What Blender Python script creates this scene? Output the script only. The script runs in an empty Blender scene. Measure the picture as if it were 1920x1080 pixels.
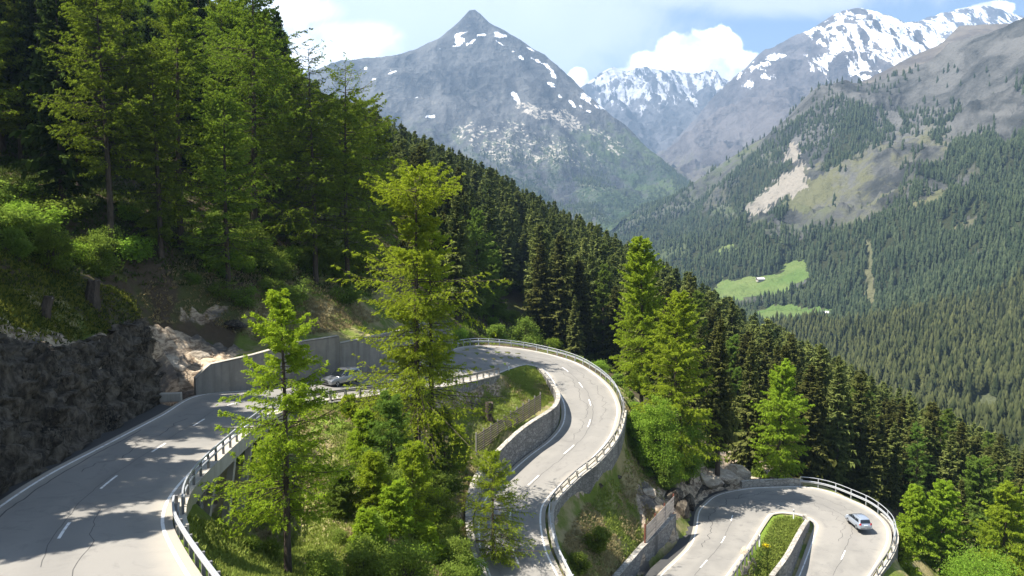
import bpy, bmesh, math, random
import numpy as np
from mathutils import Vector, Matrix

random.seed(7)
RNG = np.random.default_rng(7)
scene = bpy.context.scene
COL = scene.collection
R = math.radians

# ------------------------------------------------------------------ camera geometry (1920 x 1080 photograph)
FPX = 1500.0
TH = math.atan(140.0 / FPX)
CT, ST = math.cos(TH), math.sin(TH)

def ray(px, py):
    u = (px - 960.0) / FPX
    v = (540.0 - py) / FPX
    return np.array([u, CT + v * ST, -ST + v * CT])

def atz(px, py, z):
    r = ray(px, py)
    return r * (z / r[2])

def aty(px, py, d):
    r = ray(px, py)
    return r * (d / r[1])

def project(P):
    P = np.asarray(P, float)
    cz = P[..., 1] * CT - P[..., 2] * ST
    cy = P[..., 1] * ST + P[..., 2] * CT
    return 960 + FPX * P[..., 0] / cz, 540 - FPX * cy / cz

# ------------------------------------------------------------------ numpy noise
def _hash(ix, iy, iz, seed):
    h = (ix.astype(np.int64) * 374761393 + iy.astype(np.int64) * 668265263 + iz.astype(np.int64) * 2147483647 + seed * 144269504) & 0xFFFFFFFF
    h = ((h ^ (h >> 13)) * 1274126177) & 0xFFFFFFFF
    h = ((h ^ (h >> 16)) * 2246822519) & 0xFFFFFFFF
    h = h ^ (h >> 15)
    return (h & 0xFFFFFF) / float(0xFFFFFF)

def vnoise(x, y, z=None, seed=0):
    x = np.asarray(x, float); y = np.asarray(y, float)
    z = np.zeros_like(x) if z is None else np.asarray(z, float)
    ix, iy, iz = np.floor(x), np.floor(y), np.floor(z)
    fx, fy, fz = x - ix, y - iy, z - iz
    fx = fx * fx * (3 - 2 * fx); fy = fy * fy * (3 - 2 * fy); fz = fz * fz * (3 - 2 * fz)
    out = 0
    flat = not np.any(iz) and not np.any(fz)
    for dz in ((0,) if flat else (0, 1)):
        wz = 1.0 if flat else (fz if dz else 1 - fz)
        for dy in (0, 1):
            wy = fy if dy else 1 - fy
            for dx in (0, 1):
                wx = fx if dx else 1 - fx
                out = out + wx * wy * wz * _hash(ix + dx, iy + dy, iz + dz, seed)
    return out

def fbm(x, y, z=None, oct=4, seed=0, ridged=False):
    s = 0; a = 0.5; t = 0
    for k in range(oct):
        f = 2.0 ** k
        n = vnoise(np.asarray(x) * f + 17.3 * k, np.asarray(y) * f - 9.1 * k, None if z is None else np.asarray(z) * f, seed + k)
        if ridged: n = 1 - abs(2 * n - 1)
        s = s + a * n; t += a; a *= 0.5
    return s / t

def sstep(a, b, x):
    t = np.clip((x - a) / (b - a), 0, 1)
    return t * t * (3 - 2 * t)

class RBF:                       # linear radial basis heightfield through control points
    def __init__(self, pts, scale=1.0):
        P = np.array(pts, float)
        self.c = P[:, :2]
        d = np.linalg.norm(self.c[:, None] - self.c[None], axis=2)
        n = len(P)
        A = np.zeros((n + 3, n + 3))
        A[:n, :n] = -d - np.eye(n) * 0.001
        A[:n, n] = 1; A[:n, n + 1:n + 3] = self.c / 100
        A[n:, :n] = A[:n, n:].T
        b = np.concatenate([P[:, 2], [0, 0, 0]])
        self.w = np.linalg.lstsq(A, b, rcond=None)[0]
    def __call__(self, x, y):
        x = np.asarray(x, float); sh = x.shape
        q = np.stack([x.ravel(), np.asarray(y, float).ravel()], 1)
        out = np.empty(len(q)); n = len(self.c)
        for i in range(0, len(q), 20000):
            b = q[i:i + 20000]
            d = np.linalg.norm(b[:, None] - self.c[None], axis=2)
            out[i:i + 20000] = -d @ self.w[:n] + self.w[n] + b @ self.w[n + 1:] / 100
        return out.reshape(sh)

def inpoly(x, y, poly):
    x = np.asarray(x); y = np.asarray(y)
    c = np.zeros(x.shape, bool)
    n = len(poly)
    for i in range(n):
        x1, y1 = poly[i]; x2, y2 = poly[(i + 1) % n]
        if y1 == y2: continue
        k = ((y1 > y) != (y2 > y)) & (x < (x2 - x1) * (y - y1) / (y2 - y1) + x1)
        c ^= k
    return c

# ------------------------------------------------------------------ objects
def tag(o, label=None, cat=None, group=None, kind=None):
    if label: o['label'] = label
    if cat: o['category'] = cat
    if group: o['group'] = group
    if kind: o['kind'] = kind
    return o

def empty(name, loc, rz=0.0):
    o = bpy.data.objects.new(name, None)
    COL.objects.link(o); o.location = loc; o.rotation_euler = (0, 0, rz); o.empty_display_size = 0.3
    return o

def link(name, me, mat=None, parent=None, loc=None):
    o = bpy.data.objects.new(name, me)
    COL.objects.link(o)
    if mat is not None and len(me.materials) == 0: me.materials.append(mat)
    if parent is not None: o.parent = parent
    if loc is not None: o.location = loc
    return o

def mesh_np(name, chunks, attrs=None, smooth=False, mats=()):
    """chunks: list of (V (n,3), F (m,k), material index)"""
    Vs = []; loops = []; starts = []; mi = []; off = 0; ls = 0
    for ch in chunks:
        V, F = np.asarray(ch[0], float), np.asarray(ch[1], np.int64)
        m = ch[2] if len(ch) > 2 else 0
        if len(F) == 0: continue
        Vs.append(V); k = F.shape[1]
        loops.append((F + off).ravel()); starts.append(ls + np.arange(len(F)) * k)
        mi.append(np.full(len(F), m)); off += len(V); ls += F.size
    V = np.concatenate(Vs); L = np.concatenate(loops); S = np.concatenate(starts); M = np.concatenate(mi)
    me = bpy.data.meshes.new(name)
    me.vertices.add(len(V)); me.vertices.foreach_set('co', V.astype(np.float32).ravel())
    me.loops.add(len(L)); me.loops.foreach_set('vertex_index', L.astype(np.int32))
    me.polygons.add(len(S)); me.polygons.foreach_set('loop_start', S.astype(np.int32))
    me.polygons.foreach_set('material_index', M.astype(np.int32))
    if smooth: me.polygons.foreach_set('use_smooth', np.ones(len(S), bool))
    me.update(calc_edges=True)
    for nm, arr in (attrs or {}).items():
        a = me.attributes.new(nm, 'FLOAT', 'POINT')
        a.data.foreach_set('value', np.asarray(arr, np.float32).ravel())
    for m in mats: me.materials.append(m)
    return me

def grid_faces(nu, nv):
    i = np.arange((nu - 1) * (nv - 1)); a = (i // (nv - 1)) * nv + i % (nv - 1)
    return np.stack([a, a + nv, a + nv + 1, a + 1], 1)

class MB:
    """small mesh builder of boxes, tubes and strips"""
    def __init__(self): self.v = []; self.f = []
    def add(self, V, F):
        o = len(self.v); self.v += [tuple(map(float, p)) for p in V]; self.f += [tuple(i + o for i in q) for q in F]
        return self
    def box(self, c, s, M=None):
        V = []
        for z in (-.5, .5):
            for x, y in ((-.5, -.5), (.5, -.5), (.5, .5), (-.5, .5)):
                p = Vector((x * s[0], y * s[1], z * s[2]))
                if M is not None: p = M @ p
                V.append(p + Vector(c))
        return self.add(V, [(3, 2, 1, 0), (4, 5, 6, 7), (0, 1, 5, 4), (1, 2, 6, 5), (2, 3, 7, 6), (3, 0, 4, 7)])
    def tube(self, pts, r, n=6, cap=True):
        pts = [Vector(p) for p in pts]
        rr = r if hasattr(r, '__len__') else [r] * len(pts)
        V = []; F = []
        up0 = None
        for i, p in enumerate(pts):
            t = (pts[min(i + 1, len(pts) - 1)] - pts[max(i - 1, 0)]).normalized()
            a = t.cross(Vector((0, 0, 1)))
            if a.length < 1e-3: a = Vector((1, 0, 0))
            a.normalize()
            if up0 is not None and a.dot(up0) < 0: a = -a
            up0 = a
            b = t.cross(a)
            for k in range(n):
                an = 2 * math.pi * k / n
                V.append(p + (a * math.cos(an) + b * math.sin(an)) * rr[i])
        for i in range(len(pts) - 1):
            for k in range(n):
                F.append((i * n + k, i * n + (k + 1) % n, (i + 1) * n + (k + 1) % n, (i + 1) * n + k))
        if cap:
            F.append(tuple(range(n))[::-1]); F.append(tuple((len(pts) - 1) * n + k for k in range(n)))
        return self.add(V, F)
    def prism(self, sections):
        """loft closed sections (same vertex count), capped"""
        n = len(sections[0]); V = [p for s in sections for p in s]; F = []
        for i in range(len(sections) - 1):
            for k in range(n):
                F.append((i * n + k, i * n + (k + 1) % n, (i + 1) * n + (k + 1) % n, (i + 1) * n + k))
        F.append(tuple(range(n))[::-1]); F.append(tuple((len(sections) - 1) * n + k for k in range(n)))
        return self.add(V, F)
    def mesh(self, name, mat=None, smooth=False):
        me = bpy.data.meshes.new(name); me.from_pydata(self.v, [], self.f); me.update()
        bm = bmesh.new(); bm.from_mesh(me); bmesh.ops.recalc_face_normals(bm, faces=bm.faces); bm.to_mesh(me); bm.free()
        if smooth:
            for p in me.polygons: p.use_smooth = True
        if mat: me.materials.append(mat)
        return me
    def build(self, name, mat=None, parent=None, smooth=False):
        return link(name, self.mesh(name, mat, smooth), None, parent)

# ------------------------------------------------------------------ materials
class NT:
    def __init__(self, name):
        self.m = bpy.data.materials.new(name); self.m.use_nodes = True
        self.t = self.m.node_tree; self.t.nodes.clear()
        self.out = self.n('ShaderNodeOutputMaterial')
    def n(self, typ, **kw):
        nd = self.t.nodes.new(typ)
        for k, v in kw.items(): setattr(nd, k, v)
        return nd
    def l(self, a, b): self.t.links.new(a, b)
    def sock(self, nd, i, v):
        s = nd.inputs[i]
        if isinstance(v, bpy.types.NodeSocket): self.l(v, s)
        elif isinstance(v, (tuple, list)) and len(v) == 3 and s.type == 'RGBA': s.default_value = (*v, 1)
        else: s.default_value = v
    def math(self, op, a, b=0.0, c=None, clamp=False):
        nd = self.n('ShaderNodeMath', operation=op, use_clamp=clamp)
        self.sock(nd, 0, a); self.sock(nd, 1, b)
        if c is not None: self.sock(nd, 2, c)
        return nd.outputs[0]
    def mix(self, f, a, b, blend='MIX'):
        nd = self.n('ShaderNodeMix', data_type='RGBA', blend_type=blend)
        self.sock(nd, 0, f); self.sock(nd, 6, a); self.sock(nd, 7, b)
        return nd.outputs[2]
    def coord(self, scale=(1, 1, 1)):
        tc = self.n('ShaderNodeTexCoord'); mp = self.n('ShaderNodeMapping')
        self.l(tc.outputs['Object'], mp.inputs[0]); mp.inputs[3].default_value = scale
        return mp.outputs[0]
    def noise(self, vec, scale, detail=4, rough=0.55, dist=0.0):
        nd = self.n('ShaderNodeTexNoise'); self.l(vec, nd.inputs['Vector'])
        nd.inputs['Scale'].default_value = scale; nd.inputs['Detail'].default_value = detail
        nd.inputs['Roughness'].default_value = rough; nd.inputs['Distortion'].default_value = dist
        return nd.outputs['Fac']
    def ramp(self, f, a, b):            # smooth threshold a..b -> 0..1
        nd = self.n('ShaderNodeMapRange', interpolation_type='SMOOTHSTEP'); nd.clamp = True
        self.sock(nd, 0, f); nd.inputs[1].default_value = a; nd.inputs[2].default_value = b
        return nd.outputs[0]
    def attr(self, name):
        nd = self.n('ShaderNodeAttribute'); nd.attribute_name = name
        return nd.outputs['Fac']
    def bump(self, h, strength=0.5, dist=0.1):
        nd = self.n('ShaderNodeBump'); nd.inputs['Strength'].default_value = strength; nd.inputs['Distance'].default_value = dist
        self.l(h, nd.inputs['Height']); return nd.outputs[0]
    def bsdf(self, col, rough=0.9, metal=0.0, normal=None, spec=0.3, **kw):
        nd = self.n('ShaderNodeBsdfPrincipled')
        self.sock(nd, 'Base Color', col); self.sock(nd, 'Roughness', rough); nd.inputs['Metallic'].default_value = metal
        nd.inputs['Specular IOR Level'].default_value = spec
        for k, v in kw.items(): nd.inputs[k.replace('_', ' ')].default_value = v
        if normal is not None: self.l(normal, nd.inputs['Normal'])
        self.l(nd.outputs[0], self.out.inputs[0]); return self.m

def mat_foliage(name, dark, light, trans=0.35, var=0.5, tcol=None):
    t = NT(name)
    oi = t.n('ShaderNodeObjectInfo')
    f = t.attr('rnd')
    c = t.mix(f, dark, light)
    hs = t.n('ShaderNodeHueSaturation')
    v = t.math('MULTIPLY_ADD', oi.outputs['Random'], var, 1 - var * 0.5)
    hh = t.math('MULTIPLY_ADD', oi.outputs['Random'], 0.03, 0.485)
    t.l(hh, hs.inputs['Hue']); t.l(v, hs.inputs['Value']); t.l(c, hs.inputs['Color'])
    d = t.n('ShaderNodeBsdfDiffuse'); t.l(hs.outputs[0], d.inputs[0])
    tr = t.n('ShaderNodeBsdfTranslucent')
    tc = t.mix(0.55, hs.outputs[0], tcol or tuple(min(1, x * 1.6) for x in light))
    t.l(tc, tr.inputs[0])
    mx = t.n('ShaderNodeMixShader'); mx.inputs[0].default_value = trans
    t.l(d.outputs[0], mx.inputs[1]); t.l(tr.outputs[0], mx.inputs[2]); t.l(mx.outputs[0], t.out.inputs[0])
    return t.m

def mat_simple(name, col, rough=0.6, metal=0.0, var=0.15, scale=6.0, spec=0.3, **kw):
    t = NT(name); v = t.coord(); n = t.noise(v, scale, 5)
    c = t.mix(n, tuple(x * (1 - var) for x in col), tuple(min(1, x * (1 + var)) for x in col))
    return t.bsdf(c, rough, metal, spec=spec, **kw)

def mat_rock(name, c0, c1, c2, scale=0.5, strata=(1, 1, 3), bs=0.8):
    t = NT(name); v = t.coord(strata)
    n1 = t.noise(v, scale, 8, 0.62, 0.6); n2 = t.noise(v, scale * 5, 6, 0.6); n3 = t.noise(v, scale * .25, 3)
    c = t.mix(t.ramp(n1, .35, .65), c0, c1)
    c = t.mix(t.ramp(t.math('MULTIPLY', n2, n3), .25, .42), c, c2)
    h = t.math('ADD', n1, t.math('MULTIPLY', n2, .5))
    return t.bsdf(c, .95, normal=t.bump(h, bs, .25), spec=.15)

def mat_masonry(name, c0, c1, mortar, sx=0.55, bs=0.6):
    t = NT(name); v = t.coord((1, 1, 1.5))
    vo = t.n('ShaderNodeTexVoronoi', feature='DISTANCE_TO_EDGE'); vo.inputs['Scale'].default_value = 1 / sx; t.l(v, vo.inputs['Vector'])
    vc = t.n('ShaderNodeTexVoronoi', feature='F1'); vc.inputs['Scale'].default_value = 1 / sx; t.l(v, vc.inputs['Vector'])
    e = t.ramp(vo.outputs['Distance'], .02, .09)
    sep = t.n('ShaderNodeSeparateColor'); t.l(vc.outputs['Color'], sep.inputs[0])
    n = t.noise(v, 3.0, 6)
    c = t.mix(sep.outputs[0], c0, c1); c = t.mix(t.math('MULTIPLY', n, .5), c, tuple(x * .5 for x in c0))
    c = t.mix(e, mortar, c)
    st = t.noise(t.coord((.35, .35, .05)), 1.0, 4); c = t.mix(t.ramp(st, .52, .75), c, tuple(x * .45 for x in c0))
    return t.bsdf(c, .95, normal=t.bump(t.math('ADD', e, t.math('MULTIPLY', n, .4)), bs, .06), spec=.15)

M = {}
M['bark'] = mat_rock('bark', (.055, .042, .032), (.10, .078, .06), (.035, .028, .022), 3.0, (1, 1, .25), .6)
M['deadwood'] = mat_rock('deadwood', (.16, .14, .12), (.25, .22, .19), (.08, .06, .05), 3.0, (1, 1, .2), .6)
M['larch'] = mat_foliage('larch_needles', (.14, .205, .018), (.35, .44, .042), .50, .22, (.52, .64, .03))
M['larch_dim'] = mat_foliage('larch_needles_shaded', (.056, .092, .012), (.24, .315, .034), .45, .55, (.32, .43, .03))  # larch needles with the shade of the left forest in their colour
M['larch_cool'] = mat_foliage('larch_needles_cool', (.085, .14, .026), (.19, .27, .045), .42, .22, (.27, .38, .04))
M['spruce'] = mat_foliage('spruce_needles', (.052, .068, .018), (.185, .195, .052), .32, .85, (.06, .075, .018))
M['spruce_shade'] = mat_foliage('spruce_needles_shaded', (.022, .042, .010), (.092, .125, .027), .28, .7, (.06, .09, .02))  # darker copy of the spruce needles, shade of the left forest painted in
M['leaf'] = mat_foliage('broad_leaves', (.085, .135, .02), (.21, .275, .05), .4, .3, (.28, .38, .05))
M['under'] = mat_foliage('undergrowth_leaves', (.022, .036, .008), (.075, .095, .02), .3, .3)
M['leaf_bright'] = mat_foliage('broad_leaves_bright', (.12, .20, .022), (.25, .35, .045), .45, .3, (.3, .48, .05))
M['grass'] = mat_foliage('grass_blades', (.12, .165, .028), (.25, .28, .06), .35, .2)
M['drygrass'] = mat_foliage('dry_grass_blades', (.20, .165, .075), (.33, .275, .14), .3, .2)
M['moss'] = mat_foliage('bilberry_leaves', (.07, .09, .014), (.20, .205, .035), .35, .3)

def mat_asphalt():
    t = NT('asphalt'); v = t.coord()
    n = t.noise(v, .25, 5, .6); g = t.noise(v, 18, 3); p = t.noise(v, .07, 3); s = t.noise(t.coord((.5, .5, .5)), 1.1, 6, .7, 1.5)
    c = t.mix(t.ramp(n, .3, .7), (.195, .183, .162), (.255, .238, .208))
    c = t.mix(t.ramp(p, .42, .62), c, (.24, .224, .198))
    c = t.mix(t.math('MULTIPLY', t.ramp(s, .52, .70), .5), c, (.13, .122, .112))
    c = t.mix(t.math('MULTIPLY', g, .4), c, (.15, .145, .135))
    # worn wheel tracks and oil line follow the lanes
    w = t.attr('across')
    tr = t.math('COSINE', t.math('MULTIPLY', w, 4 * math.pi))
    c = t.mix(t.math('MULTIPLY', t.ramp(tr, -.2, 1.0), .35), c, (.165, .156, .142))
    e = t.ramp(t.math('ADD', t.math('ABSOLUTE', t.math('SUBTRACT', w, .5)), t.math('MULTIPLY', t.math('SUBTRACT', n, .5), .16)), .33, .47)
    c = t.mix(t.math('MULTIPLY', e, .8), c, (.34, .305, .25))
    return t.bsdf(c, .9, normal=t.bump(g, .2, .02), spec=.2)
M['asphalt'] = mat_asphalt()
def mat_paint():
    t = NT('road_paint'); v = t.coord(); n = t.noise(v, 3, 6, .7)
    c = t.mix(t.ramp(n, .48, .68), (.72, .70, .66), (.36, .34, .30))
    return t.bsdf(c, .7)
M['paint'] = mat_paint()
M['tar'] = mat_simple('tar', (.07, .067, .062), .8)
M['concrete'] = None
def mat_concrete(name, base, dark, streak=.6):
    t = NT(name); v = t.coord(); n = t.noise(v, .8, 7, .65); st = t.noise(t.coord((1.3, 1.3, .12)), 1.2, 6, .6); g = t.noise(v, 14, 4)
    c = t.mix(t.ramp(n, .3, .7), base, tuple(x * .75 for x in base))
    c = t.mix(t.math('MULTIPLY', t.ramp(st, .45, .72), streak), c, dark)
    c = t.mix(t.math('MULTIPLY', g, .25), c, dark)
    return t.bsdf(c, .9, normal=t.bump(t.math('ADD', g, n), .35, .03), spec=.2)
M['concrete'] = mat_concrete('concrete', (.27, .252, .218), (.10, .092, .08))
M['concrete_pale'] = mat_concrete('pale_concrete', (.46, .42, .35), (.24, .21, .17), .4)
M['masonry'] = mat_masonry('rubble_masonry', (.20, .19, .175), (.34, .32, .29), (.13, .125, .115))
M['masonry_pale'] = mat_masonry('pale_masonry', (.36, .33, .28), (.50, .46, .39), (.22, .20, .17), .8)
M['cliff'] = mat_rock('cliff_rock', (.036, .030, .023), (.145, .122, .092), (.013, .012, .010), 1.5, (1, 1, .6), 1.0)
M['pale_rock'] = mat_rock('pale_rock', (.29, .24, .18), (.50, .43, .335), (.13, .10, .075), .8, (1, 1, 2.6), .9)
M['steel'] = mat_simple('galvanised_steel', (.40, .41, .42), .45, .35, .08, 4, .5)
M['dark_steel'] = mat_simple('weathered_steel', (.17, .165, .16), .6, .3, .2, 4)
M['post_grey'] = mat_simple('grey_post', (.26, .25, .23), .7, .0, .2, 4)
M['white_plastic'] = mat_simple('white_plastic', (.78, .78, .76), .5, 0, .04)
M['black_plastic'] = mat_simple('black_plastic', (.02, .02, .02), .5, 0, .1)
M['wood_dark'] = mat_rock('weathered_timber', (.085, .068, .052), (.18, .15, .118), (.05, .042, .036), 2.0, (1, 1, 6), .5)
M['wood_grey'] = mat_rock('grey_timber', (.19, .175, .16), (.28, .26, .235), (.10, .09, .08), 2.0, (1, 1, 6), .5)
M['rust'] = mat_simple('rusty_steel', (.16, .05, .03), .8, 0, .3, 4)
M['yellow'] = mat_foliage('yellow_petals', (.65, .42, .01), (.85, .62, .03), .3, .1)

# ------------------------------------------------------------------ roads: stations as (left edge px, right edge px, height)
def cr(P, n):
    """Catmull-Rom through rows of P, n samples per span"""
    P = np.asarray(P, float); out = []
    Q = np.vstack([2 * P[0] - P[1], P, 2 * P[-1] - P[-2]])
    for i in range(1, len(Q) - 2):
        t = (np.arange(n) / n)[:, None]
        p0, p1, p2, p3 = Q[i - 1], Q[i], Q[i + 1], Q[i + 2]
        out.append(.5 * (2 * p1 + (p2 - p0) * t + (2 * p0 - 5 * p1 + 4 * p2 - p3) * t ** 2 + (3 * p1 - p0 - 3 * p2 + p3) * t ** 3))
    out.append(P[-1:]); return np.vstack(out)

UP = [((-17.0, 15, -13.6), (-8.0, 23, -13.6)), ((-24.5, 31, -15.0), (-15.4, 35.2, -15.3)), ((-27.3, 40, -15.7), (-18.4, 41, -15.9)),
      ((-28.5, 47.5, -16.0), (-19.8, 46.5, -16.1)), ((-29.1, 56, -16.5), (-20.7, 55.0, -16.5)), ((-29.6, 66, -17.0), (-21.3, 63.5, -17.0))]
UPX = [((372, 742), (500, 778), -17.35), ((480, 731), (560, 758), -17.8), ((600, 716), (640, 745), -18.25), ((710, 700), (755, 733), -18.8),
       ((800, 677), (850, 719), -19.5), ((865, 651), (925, 702), -20.1), ((930, 649), (957, 691), -20.55), ((1000, 658), (985, 684), -21.05),
       ((1065, 675), (1012, 689), -21.5), ((1105, 695), (1030, 705), -22.0), ((1140, 725), (1046, 732), -22.55), ((1157, 760), (1058, 762), -23.1),
       ((1155, 790), (1055, 795), -23.6), ((1140, 825), (1032, 825), -24.2), ((1105, 865), (990, 857), -24.95), ((1065, 897), (950, 893), -25.65),
       ((1025, 937), (914, 930), -26.4), ((1014, 970), (898, 970), -27.0), ((1022, 1025), (900, 1030), -27.8), ((1042, 1072), (917, 1078), -28.5),
       ((1075, 1140), (945, 1160), -29.4)]
LOX = [((1190, 1140), (1325, 1140), -40.5), ((1238, 1080), (1363, 1080), -41.2), ((1291, 1027), (1404, 1024), -41.8), ((1304, 996), (1426, 989), -42.2),
       ((1310, 961), (1441, 967), -42.6), ((1322, 946), (1450, 963), -42.8), ((1347, 928), (1460, 961), -43.0), ((1397, 917), (1470, 961), -43.2),
       ((1441, 914), (1480, 962), -43.3), ((1504, 913), (1490, 963), -43.5), ((1551, 921), (1500, 965), -43.7), ((1597, 939), (1510, 968), -43.9),
       ((1629, 955), (1518, 972), -44.05), ((1657, 980), (1528, 979), -44.3), ((1665, 1005), (1532, 988), -44.6), ((1657, 1033), (1526, 1006), -44.9),
       ((1629, 1080), (1498, 1080), -45.6), ((1590, 1140), (1465, 1140), -46.4)]

def resample(P, step):
    P = np.asarray(P, float)
    s = np.concatenate([[0], np.cumsum(np.linalg.norm(np.diff(P, axis=0), axis=1))])
    n = max(1, int(round(s[-1] / step)))
    q = np.linspace(0, s[-1], n + 1)
    return np.stack([np.interp(q, s, P[:, k]) for k in range(3)], 1)

class Road:
    N = 12
    def __init__(self, sts):
        self.st = np.array([[*l, *r] for l, r in sts])
        D = cr(self.st, self.N)
        self.L, self.Rr = D[:, :3], D[:, 3:]
        self.n = len(D)
        self.C = (self.L + self.Rr) / 2
        w = self.Rr - self.L; w[:, 2] = 0
        self.w = np.linalg.norm(w, axis=1); self.nr = w / self.w[:, None]          # unit vector to the right
        self.z = self.C[:, 2]
        self.s = np.concatenate([[0], np.cumsum(np.linalg.norm(np.diff(self.C, axis=0), axis=1))])
    def edge(self, side, off, t0, t1):
        """points along an edge, off metres outside it, between station numbers t0..t1"""
        i0, i1 = int(round(t0 * self.N)), int(round(t1 * self.N))
        if side == 'L': P = self.L - self.nr * off
        else: P = self.Rr + self.nr * off
        return P[i0:i1 + 1].copy(), np.arange(i0, i1 + 1) / self.N

def px_station(l, r, z): return (tuple(atz(*l, z)), tuple(atz(*r, z)))
UK = [1, 1, 1, 1.03, 1.06, 1.09, 1.12] + [1.15] * 9 + [1.14, 1.13, 1.11, 1.10, 1.09]     # the S bend lies deeper than a first guess
RU = Road(UP + [px_station(l, r, z * k) for (l, r, z), k in zip(UPX, UK)])
LK = .955         # the lower road lies about 42 m below the camera
RL = Road([px_station(l, r, z * LK) for l, r, z in LOX])

def resample(P, step):
    P = np.asarray(P, float)
    s = np.concatenate([[0], np.cumsum(np.linalg.norm(np.diff(P, axis=0), axis=1))])
    n = max(1, int(round(s[-1] / step)))
    q = np.linspace(0, s[-1], n + 1)
    return np.stack([np.interp(q, s, P[:, k]) for k in range(3)], 1)

def build_road(rd, name, lane_dashes, seams, nodash):
    NW = 9; rows = []
    ext = np.linspace(-.45, 1 + 0, 2)
    A = rd.L - rd.nr * .45; B = rd.Rr + rd.nr * .45
    t = np.linspace(0, 1, NW)
    V = A[:, None] * (1 - t)[None, :, None] + B[:, None] * t[None, :, None]
    V[..., 2] += .06 * (1 - (2 * t - 1) ** 2)[None]
    me = mesh_np(name, [(V.reshape(-1, 3), grid_faces(rd.n, NW))], {'across': np.broadcast_to(t, (rd.n, NW)).ravel()}, True, [M['asphalt']])
    o = link(name, me); tag(o, kind='structure')
    def zat(i, f):      # height of the sheet at fraction f across
        return rd.z[i] + .06 * (1 - (2 * f - 1) ** 2)
    def strip(f0, width, i0, i1, lift, fade=None):
        idx = np.arange(i0, i1 + 1)
        f0 = np.asarray(f0, float) * np.ones(len(idx))
        Wd = (rd.w[idx] + .9)
        P = A[idx] * (1 - f0)[:, None] + B[idx] * f0[:, None]
        z = (A[idx, 2] * (1 - f0) + B[idx, 2] * f0) + .06 * (1 - (2 * f0 - 1) ** 2) + lift
        a = P - rd.nr[idx] * width / 2; b = P + rd.nr[idx] * width / 2
        a[:, 2] = z; b[:, 2] = z
        V = np.stack([a, b], 1).reshape(-1, 3)
        return V, grid_faces(len(idx), 2)
    ch = []
    fl = .50 / (rd.w + .9); fr = 1 - fl
    ch.append(strip(fl, .17, 0, rd.n - 1, .006)); ch.append(strip(fr, .17, 0, rd.n - 1, .006))
    o2 = link('road_marking', mesh_np('road_marking', ch, None, False, [M['paint']]), None, o)
    ch = []
    # dashes at even arc length on a finely resampled centre line
    pos = 3.0
    per, ln = lane_dashes
    while pos < rd.s[-1] - 4:
        q = np.linspace(pos, pos + ln, 5)
        P = np.stack([np.interp(q, rd.s, rd.C[:, k]) for k in range(3)], 1); N = np.stack([np.interp(q, rd.s, rd.nr[:, k]) for k in range(3)], 1)
        P[:, 2] += .066
        tq = np.interp(pos, rd.s, np.arange(rd.n) / rd.N)
        if not (nodash[0] < tq < nodash[1]): ch.append((np.stack([P - N * .075, P + N * .075], 1).reshape(-1, 3), grid_faces(5, 2)))
        pos += per
    link('centre_dashes', mesh_np('centre_dashes', ch, None, False, [M['paint']]), None, o)
    ch = []
    for k, (i0, i1, f, amp, wd) in enumerate(seams):
        idx = np.arange(int(i0 * rd.N), int(i1 * rd.N) + 1)
        ff = f + amp * (fbm(idx * .45 + k * 7.7, idx * 0 + k, oct=5, seed=k) - .5)
        V, F = strip(ff, wd, idx[0], idx[-1], .0045)
        ch.append((V, F))
    link('tar_seam', mesh_np('tar_seam', ch, None, False, [M['tar']]), None, o)
    return o

build_road(RU, 'road', (8.6, 2.7), [(1, 5.5, .47, .03, .035), (.6, 4.5, .12, .04, .09), (.3, 2.2, .62, .10, .035), (9, 16, .49, .03, .05), (11, 18, .28, .25, .05),
                                    (12, 19, .62, .22, .06), (16, 24, .47, .05, .05), (8, 14, .7, .2, .05), (3.2, 5, .30, .3, .06)], (9.2, 13.4))
build_road(RL, 'road', (9.0, 2.7), [(1, 16, .5, .05, .06), (2, 8, .25, .2, .10), (5, 15, .6, .2, .06), (6, 12, .3, .1, .06)], (4.6, 13.6))

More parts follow.
